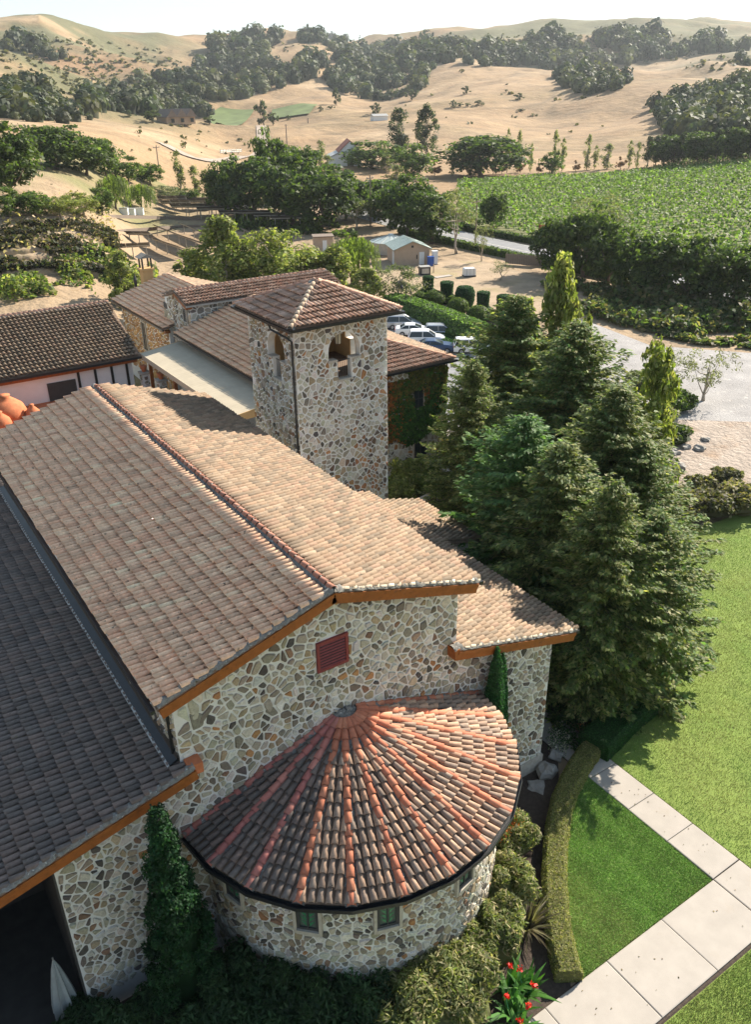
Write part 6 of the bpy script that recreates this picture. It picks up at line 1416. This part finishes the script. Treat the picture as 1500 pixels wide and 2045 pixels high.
# cars
PAINT = {c: pm('car_paint_'+c, v, .28, spec=.6, metallic=m) for c, v, m in (('white', (.72, .72, .72), 0), ('blue', (.03, .06, .13), .3), ('silver', (.45, .46, .48), .6))}
def make_car(paint, suv):
    L = 4.6; W = .92; hb = 1.0 if suv else .92; ht = 1.68 if suv else 1.44
    cprof = [(-2.3, .35, .55), (-2.28, .62, .95 if suv else .9), (-2.05, .75, 1.02), (-1.2, .9, 1.06), (-.5, .92, 1.08), (.8, .92, 1.04), (1.55, .9, .98), (2.1, .82, .86), (2.3, .6, .66)]
    V = []; F = []; n = 8
    for x, w, z in cprof:
        ww = W*min(1, .82+w*.2)
        V += [(x, -ww*.94, .25), (x, -ww, .5), (x, -ww, z*.86), (x, -ww*.86, z), (x, ww*.86, z), (x, ww, z*.86), (x, ww, .5), (x, ww*.94, .25)]
    m = len(cprof)
    for i in range(m-1): F += [[i*n+j, i*n+(j+1) % n, (i+1)*n+(j+1) % n, (i+1)*n+j] for j in range(n)]
    F += [list(range(n))[::-1], [(m-1)*n+j for j in range(n)]]
    body = mesh_data('body', V, F, PAINT[paint], smooth=False)
    x0, x1, x2, x3 = (-2.2, -1.95, .15, 1.05) if suv else (-1.75, -1.05, .1, 1.05)
    def ring(x, z, w): return [(x, -w, z), (x, w, z)]
    gv = [(x0, -.86, 1.0), (x3, -.86, 1.0), (x3, .86, 1.0), (x0, .86, 1.0), (x1, -.66, ht-.06), (x2, -.66, ht-.06), (x2, .66, ht-.06), (x1, .66, ht-.06)]
    cabin = mesh_data('windows', gv, [[0,1,5,4],[1,2,6,5],[2,3,7,6],[3,0,4,7]], MT['glass'])
    rv = [(x1-.05, -.70, ht-.08), (x2+.06, -.70, ht-.08), (x2+.06, .70, ht-.08), (x1-.05, .70, ht-.08), (x1+.15, -.6, ht), (x2-.15, -.6, ht), (x2-.15, .6, ht), (x1+.15, .6, ht)]
    roof = mesh_data('roof', rv, [[0,1,5,4],[1,2,6,5],[2,3,7,6],[3,0,4,7],[4,5,6,7]], PAINT[paint])
    pl = MB()
    for (xa, za), (xb, zb) in (((x0, 1.0), (x1, ht-.06)), ((x3, 1.0), (x2, ht-.06)), ((-.55, 1.02), (-.55, ht-.06))):
        for s in (-1, 1): pl.tube([(xa, s*.875, za), (xb, s*.68, zb)], .045, 4)
    pil = mesh_data('pillars', pl.V, pl.F, PAINT[paint])
    wm = MB(); wm.add([(.33*math.cos(t), y, .33*math.sin(t)) for y in (-.11, .11) for t in np.arange(16)*math.pi/8], [[i, (i+1) % 16, 16+(i+1) % 16, 16+i] for i in range(16)]+[list(range(16)), list(range(16, 32))[::-1]])
    wheel = mesh_data('wheel', wm.V, wm.F, MT['tyre'])
    rm = MB(); rm.add([(.2*math.cos(t), y, .2*math.sin(t)) for y in (-.118, .118) for t in np.arange(12)*math.pi/6], [list(range(12)), list(range(12, 24))[::-1]]); rim = mesh_data('rim', rm.V, rm.F, MT['rim'])
    lt = MB().box(-.05, .05, -.2, .2, -.09, .09); hl_ = mesh_data('headlight', lt.V, lt.F, MT['lamp']); tl = mesh_data('tail_light', lt.V, lt.F, MT['red'])
    return dict(body=body, cabin=cabin, roof=roof, pil=pil, wheel=wheel, rim=rim, hl=hl_, tl=tl)
CARM = {('white', True): make_car('white', True), ('white', False): make_car('white', False), ('blue', False): make_car('blue', False), ('silver', True): make_car('silver', True)}
def car(kind, x, y, rz, label):
    m = CARM[kind]; e = empty('parked_car', (x, y, .0), rz, label, 'car', 'parked cars')
    for nm, k in (('body', 'body'), ('windows', 'cabin'), ('roof', 'roof'), ('pillars', 'pil')): link(bpy.data.objects.new(nm, m[k]), e)
    for xx in (-1.4, 1.42):
        for yy in (-.84, .84):
            w_ = link(bpy.data.objects.new('wheel', m['wheel']), e); w_.location = (xx, yy, .33); link(bpy.data.objects.new('rim', m['rim']), w_)
    for yy in (-.62, .62):
        h_ = link(bpy.data.objects.new('headlight', m['hl']), e); h_.location = (2.24, yy, .68); t_ = link(bpy.data.objects.new('tail_light', m['tl']), e); t_.location = (-2.26, yy, .8)
for (u, v, kd, rz, lab) in ((853, 686, ('white', True), -.62, 'white SUV, the largest car beside the hall roof'), (868, 702, ('blue', False), -.62, 'dark blue car just in front of the white SUV'), (826, 669, ('white', False), -.62, 'white sedan behind the white SUV'), (806, 655, ('silver', True), -.62, 'silver car nearest the tower roof corner'), (884, 674, ('silver', True), -.62, 'silver car partly hidden behind the white SUV'), (945, 703, ('white', True), -.62, 'white car half hidden by the young plane tree')):
    p = gp(u, v); car(kd, p[0], p[1], rz, lab)
# lamp posts
for k, (u, vb, vt) in enumerate(((810, 632, 566), (983, 680, 622))):
    p = gp(u, vb); H = z_for(p[0], p[1], vt); e = empty('lamp_post', (p[0], p[1], 0), 0, ('black lamp post by the olive tree', 'black lamp post by the last topiary')[k], 'lamp post', 'lamp posts')
    MB().lathe([(.16, 0), (.14, .5), (.07, .6), (.055, H)], (0, 0), 8).build('pole', MT['iron'], e)
    MB().tube([(0, 0, H-.05), (-.25, 0, H+.2), (-.6, 0, H+.1), (-.65, 0, H-.15)], .035, 5).build('arm', MT['iron'], e); MB().lathe([(.22, H-.55), (.2, H-.3), (.08, H-.12)], (-.65, 0), 8).build('lamp_head', MT['iron'], e)
# pump house
p = gp(790, 531); e = empty('pump_house', (p[0], p[1], 0), R_(-22), 'beige pump house with pale green metal roof', 'shed')
W_, D_, h_ = 6.0, 6.5, 2.7
MB().prism([(0, 0, 0), (W_, 0, 0), (W_, 0, h_), (W_/2, 0, h_+1.15), (0, 0, h_)], (0, D_, 0)).build('wall', MT['beige'], e)
for s, nm in ((0, 'roof'), (1, 'roof')):
    a = (-.45, h_-.12) if s == 0 else (W_+.45, h_-.12)
    r_ = MB().prism([(a[0], -.4, a[1]), (W_/2, -.4, h_+1.22), (W_/2, -.4, h_+1.30), (a[0], -.4, a[1]+.09)], (0, D_+.8, 0)).build(nm, MT['greenr'], e)
    for j in range(9): MB().obox((a[0]*.98+.02, -.3+j*.85, a[1]+.12), (W_/2, -.3+j*.85, h_+1.34), .05, .05).build('seam', MT['greenr'], r_)
MB().box(4.2, 5.1, -.06, -.001, 0, 2.1).build('door', MT['white'], e); MB().box(-.06, -.001, 1.0, 2.2, 0, 2.2).build('door', MT['white'], e); MB().box(2.8, 3.2, -.05, -.001, h_+.2, h_+.55).build('gable_vent', MT['darkin'], e)
MB().box(3.7, 3.85, -.12, -.001, 1.0, 1.7).build('meter_box', MT['wframe'], e)
# corrugated tank
p = gp(776, 512); e = empty('water_tank', (p[0]+3, p[1]+3.5, 0), 0, 'round corrugated steel tank with conical roof behind the pump house', 'tank'); H = z_for(p[0]+3, p[1]+3.5, 481)
MB().add([((3.7+(.05 if j % 2 else 0))*math.cos(j*math.pi/36), (3.7+(.05 if j % 2 else 0))*math.sin(j*math.pi/36), z) for z in (0, H) for j in range(72)], [[j, (j+1) % 72, 72+(j+1) % 72, 72+j] for j in range(72)]).build('shell', MT['galv'], e)
rf = MB().lathe([(3.95, H-.05), (3.95, H+.05), (.6, H+1.05), (.5, H+1.25), (.1, H+1.3)], (0, 0), 28).build('roof', MT['metalr'], e)
for j in range(14): t = j*math.pi/7; MB().obox((3.9*math.cos(t), 3.9*math.sin(t), H+.12), (.6*math.cos(t), .6*math.sin(t), H+1.12), .06, .06).build('seam', MT['galv'], rf)
# small shed at left of the pump house
p = gp(628, 503); e = empty('small_shed', (p[0], p[1], 0), R_(-25), 'small flat roofed beige shed with white door among the trees', 'shed')
MB().box(0, 3.6, 0, 3, 0, 2.6).build('wall', MT['beige'], e); MB().box(-.2, 3.8, -.2, 3.2, 2.6, 2.75).build('roof', MT['wpole'], e); MB().box(1.6, 2.4, -.05, -.001, 0, 2.0).build('door', MT['white'], e)
def boxthing(name, u, v, sx, sy, sz, mat, label, cat, rz=-.4, lid=None):
    p = gp(u, v); e = empty(name, (p[0], p[1], 0), rz, label, cat)
    MB().box(-sx/2, sx/2, -sy/2, sy/2, .08, sz).build('body', MT[mat], e); MB().box(-sx/2-.05, sx/2+.05, -sy/2-.05, sy/2+.05, sz, sz+.1).build('lid', MT[lid or mat], e)
    MB().box(-sx/2-.06, sx/2+.06, -sy/2-.06, sy/2+.06, 0, .08).build('base', MT['wframe'], e); MB().box(-sx*.35, sx*.35, -sy/2-.03, -sy/2-.001, .25, sz-.2).build('panel', MT[lid or mat], e); return e
boxthing('tool_cabinet', 860, 531, 1.0, .9, 1.5, 'blue', 'blue plastic cabinet at the corner of the pump house', 'cabinet', lid='blue'); boxthing('white_cabinet', 868, 528, .9, .9, 2.2, 'white', 'tall white cabinet behind the blue one', 'cabinet')
e = boxthing('bin_enclosure', 848, 548, 1.7, 1.3, 1.25, 'wframe', 'dark square bin between pale posts in the dirt yard', 'bin', lid='galv')
for k, (u, v) in enumerate(((837, 546), (858, 548), (866, 545))):
    p = gp(u, v); tag(MB().lathe([(.09, 0), (.09, 1.35), (.06, 1.42)], (0, 0), 8).build('bollard', MT['beige']), ORD[k]+' pale bollard from the left beside the dark bin', 'bollard', 'bollards by the bin').location = (p[0], p[1], 0)
p = gp(937, 552); e = empty('tote_tank', (p[0], p[1], 0), -.4, 'white plastic tote tank on a dark pallet in the dirt yard', 'tank')
MB().box(-1.0, 1.0, -.65, .65, 0, .25).build('pallet', MT['wframe'], e); MB().prism([(-.95, -.6, .25), (.95, -.6, .25), (.95, -.6, 1.2), (.8, -.6, 1.35), (-.8, -.6, 1.35), (-.95, -.6, 1.2)], (0, 1.2, 0)).build('tank_body', MT['white'], e)
cg = MB()
for x in (-.6, 0, .6): cg.box(x-.02, x+.02, -.64, -.61, .25, 1.3)
cg.build('cage_bars', MT['galv'], e)
tag(MB().box(-1.6, 1.6, -.5, .5, 0, .12).build('concrete_slab', MT['conc']), 'flat pale concrete slab lying in the dirt yard', 'slab').location = tuple(gp(885, 553))
# red sign by the road
p = gp(1085, 474); e = empty('road_sign', (p[0], p[1], 0), R_(-35), 'red wooden sign on two posts beside the vineyard', 'sign')
for x in (-.9, .9): MB().box(x-.09, x+.09, -.09, .09, 0, 2.6).build('post', MT['vent'], e)
MB().box(-.8, .8, -.05, .05, 1.2, 2.4).build('board', MT['terra'], e)
# wooden fence panels at the road
p = gp(1045, 530); e = empty('board_fence', (p[0], p[1], 0), R_(-60), 'short weathered board fence beside the road', 'fence')
for k in range(16): MB().box(-3.2+k*.4, -2.83+k*.4, -.03, .03, .1, 1.75+random.uniform(-.03, .03)).build('board', MT['wpole'], e)
MB().box(-3.2, 3.2, .031, .09, 1.2, 1.32).build('rail', MT['wpole'], e)
# utility poles
for k, (u, vb, vt, lab) in enumerate(((949, 500, 396, 'tall utility pole beside the road'), (318, 348, 290, 'utility pole in front of the golden knoll'), (573, 292, 248, 'utility pole in the far golden field'), (740, 452, 350, 'utility pole among the dark trees by the road'), (615, 246, 236, 'short pole on the far track'))):
    p = hit(u, vb); H = z_for(p[0], p[1], vt)-p[2]; s = max(.16, px(p)[2]/FPX*1.3); e = empty('utility_pole', tuple(p), R_(20), lab, 'pole', 'utility poles')
    MB().lathe([(s, 0), (s*.7, H)], (0, 0), 7).build('pole', MT['wpole'], e); MB().box(-1.2, 1.2, -.08, .08, H-.7, H-.5).build('crossarm', MT['wpole'], e)
    for x in (-1.0, 0, 1.0): MB().lathe([(.07, H-.5), (.09, H-.3), (.03, H-.2)], (x, 0), 6).build('insulator', MT['galv'], e)
# solar arrays: tilted tables facing the sun
SOL = [((226, 480), (304, 517)), ((252, 463), (304, 487)), ((306, 487), (364, 509)), ((308, 458), (366, 484)), ((362, 456), (416, 480)), ((366, 484), (420, 504)), ((418, 455), (470, 478)),
       ((484, 468), (524, 484))]
def solar(a, b, wd, tilt, h0, label, group):
    a = np.array(a); b = np.array(b); d = b-a; L = np.linalg.norm(d[:2]); rz = math.atan2(d[1], d[0]); c = (a+b)/2
    e = empty('solar_array', (c[0], c[1], float(terrain_z(c[0], c[1]))), rz, label, 'solar array', group)
    ct, st = math.cos(tilt), math.sin(tilt)
    def q(x, w, z): return (x, w*ct-z*st, h0+w*st+z*ct)
    n = max(3, int(L/2.0))
    for k in range(n):
        x0 = -L/2+L*k/n+.03; x1 = -L/2+L*(k+1)/n-.03
        MB().add([q(x0, -wd/2, 0), q(x1, -wd/2, 0), q(x1, wd/2, 0), q(x0, wd/2, 0), q(x0, -wd/2, .06), q(x1, -wd/2, .06), q(x1, wd/2, .06), q(x0, wd/2, .06)], [[3,2,1,0],[4,5,6,7],[0,1,5,4],[1,2,6,5],[2,3,7,6],[3,0,4,7]]).build('solar_panel', MT['panel'], e)
    MB().obox(q(-L/2, 0, -.02), q(L/2, 0, -.02), .14, .16).build('beam', MT['galv'], e)
    for x in (-L*.38, 0, L*.38): MB().tube([(x, 0, 0), (x, 0, h0-.1)], .09, 6).build('post', MT['galv'], e)
for k, (p, q_) in enumerate(SOL):
    a, b = hit(p[0], p[1]+9), hit(q_[0], q_[1]+9); solar(a, b, 2.3, R_(-26), 2.0, ORD[k]+' long solar table of the near field, counted from the left', 'near solar tables')
far = [(352, 424), (385, 421), (415, 418), (440, 428), (400, 432), (425, 438), (455, 436), (372, 432), (345, 415), (470, 446), (510, 446), (540, 452), (575, 458)]
for k, (u, v) in enumerate(sorted(far)):
    c = hit(u, v); d = np.array([.835, -.55, 0])*3.6+np.array([0, 0, 0]); solar(c-d, c+d, 3.2, R_(-22), 2.4, ORD[k]+' small solar table from the left in the far field', 'far solar tables')
# white crates and stone kerbs at the terrace
for k, (u, v) in enumerate(((248, 430), (262, 431), (279, 430))):
    c = hit(u, v); e = empty('storage_crate', tuple(c), -.5, ORD[k]+' white storage crate from the left at the terrace edge', 'crate', 'white crates')
    MB().box(-.9, .9, -.7, .7, .1, 1.5).build('body', MT['white'], e); MB().box(-.95, .95, -.75, .75, 1.5, 1.62).build('lid', MT['galv'], e); MB().box(-.8, .8, -.6, .6, 0, .1).build('pallet', MT['wpole'], e)
for k, (pa, lab) in enumerate((([(0, 440), (120, 438), (230, 434), (330, 436), (400, 440)], 'long low timber kerb along the upper terrace'), ([(150, 472), (250, 463), (350, 455), (430, 452)], 'low timber kerb above the near solar tables'))):
    cl = [hit(*q) for q in pa]; mb = MB()
    for i in range(len(cl)-1): mb.obox(cl[i]+[0, 0, .5], cl[i+1]+[0, 0, .5], .4, .7)
    tag(mb.build('timber_kerb', MT['wpole']), lab, 'kerb')
# barn
c = hit(700, 332); e = empty('barn', tuple(c), R_(-28), 'white barn with rusty red roof beyond the dark trees', 'barn')
bw_, bd_, bh_ = 8.5, 16, 5.2
MB().prism([(-bw_/2, 0, 0), (bw_/2, 0, 0), (bw_/2, 0, bh_), (0, 0, bh_+3.6), (-bw_/2, 0, bh_)], (0, bd_, 0)).build('wall', MT['white'], e)
for s in (-1, 1): MB().prism([(s*(bw_/2+.4), -.4, bh_-.25), (0, -.4, bh_+3.75), (0, -.4, bh_+3.95), (s*(bw_/2+.4), -.4, bh_-.05)], (0, bd_+.8, 0)).build('roof', MT['redroof'], e)
MB().prism([(-bw_/2-4.2, .5, 0), (-bw_/2, .5, 0), (-bw_/2, .5, bh_-.6), (-bw_/2-4.2, .5, 3)], (0, bd_-1, 0)).build('lean_to', MT['white'], e); MB().prism([(-bw_/2-4.5, .2, 3), (-bw_/2-.01, .2, bh_-.4), (-bw_/2-.01, .2, bh_-.2), (-bw_/2-4.5, .2, 3.2)], (0, bd_-.4, 0)).build('lean_to_roof', MT['galv'], e)
MB().box(-1.2, 1.2, -.08, -.001, 0, 3).build('door', MT['wpole'], e)
for x in (-2.3, 2.3): MB().box(x-.45, x+.45, -.06, -.001, 3.2, 4.4).build('window', MT['glass'], e)
# far house and shed
c = hit(352, 248); e = empty('far_house', tuple(c), R_(10), 'dark roofed farmhouse beside the far green fields', 'house')
MB().box(-9, 9, -5, 5, 0, 4).build('wall', MT['beige'], e)
for x in (-6, 0, 6): MB().prism([(x-3.6, -6.5, 3.6), (x+3.6, -6.5, 3.6), (x, -6.5, 7.6)], (0, 12, 0)).build('roof', MT['wpole'], e); 
for x in (-6, 0, 6): MB().box(x-1, x+1, -6.6, -6.5, 1, 3).build('window', MT['glass'], e)
c = hit(757, 241); e = empty('far_shed', tuple(c), R_(-10), 'tiny pale shed on the golden hillside', 'shed'); MB().box(-5, 5, -2.5, 2.5, 0, 2.8).build('wall', MT['white'], e); MB().prism([(-5.4, -3, 2.8), (-5.4, 3, 2.8), (-5.4, 0, 4)], (10.8, 0, 0)).build('roof', MT['galv'], e)
# white ranch fence by the track
c0 = hit(440, 306); c1 = hit(482, 304); e = empty('ranch_fence', tuple(c0), 0, 'white ranch fence beside the far dirt track', 'fence'); d = c1-c0
for k in range(9): q = d*k/8; MB().box(q[0]-.15, q[0]+.15, q[1]-.15, q[1]+.15, q[2]-.2, q[2]+1.8).build('post', MT['white'], e)
for z in (.6, 1.3): MB().obox((0, 0, z), tuple(d+[0, 0, z]), .12, .22).build('rail', MT['white'], e)
# lantern finial on the rear building
tag(MB().lathe([(.12, 0), (.05, .2), (.16, .5), (.22, 1.0), (.10, 1.35), (.02, 1.6)], (0, 0), 8).build('roof_finial', MT['iron']), 'small dark finial on the far roof edge of the rear building', 'finial').location = (17.0, BY1-.3, 8.75)

# folded parasol under the porch, shrub by the clay jars
p = gp(140, 2035); e = empty('folded_parasol', (p[0], p[1], 0), 0, 'pale folded parasol standing in the dark porch, bottom left', 'parasol')
mb = MB(); K = 16
mb.add([((r*(1 if j % 2 else .62))*math.cos(2*math.pi*j/K), (r*(1 if j % 2 else .62))*math.sin(2*math.pi*j/K), z) for r, z in ((.46, .45), (.44, .9), (.30, 1.8), (.15, 2.6), (.04, 3.0)) for j in range(K)], [[i*K+j, i*K+(j+1) % K, (i+1)*K+(j+1) % K, (i+1)*K+j] for i in range(4) for j in range(K)]); mb.build('canopy', MT['fabric'], e)
MB().tube([(0, 0, 0), (0, 0, 3.15)], .03, 6).build('pole', MT['galv'], e); MB().lathe([(.35, 0), (.35, .08), (.06, .12)], (0, 0), 12).build('base', MT['iron'], e)
p = gp(72, 760, 6.3); shrub('planter_shrub', (68, 752), 1.7, 1.0, 1700, .14, LIM+MIDG, 660, 'leafy green plant beside the terracotta jars', .6, 'courtyard plants').location = (p[0], p[1], 4.7)
# ------------------------------------------------------------------ the air between here and the hills
hz = MB().box(-2600, 2600, -2600, 2600, -25, 175).build('haze', None)
hm = bpy.data.materials.new('haze_air'); hm.use_nodes = True; hn = hm.node_tree.nodes; hn.remove(hn['Principled BSDF'])
pv = hn.new('ShaderNodeVolumePrincipled'); pv.inputs['Color'].default_value = (.88, .94, 1.0, 1); pv.inputs['Density'].default_value = .00008; pv.inputs['Anisotropy'].default_value = .25
hm.node_tree.links.new(pv.outputs[0], hn['Material Output'].inputs['Volume']); hz.data.materials.append(hm)
tag(hz, kind='stuff')
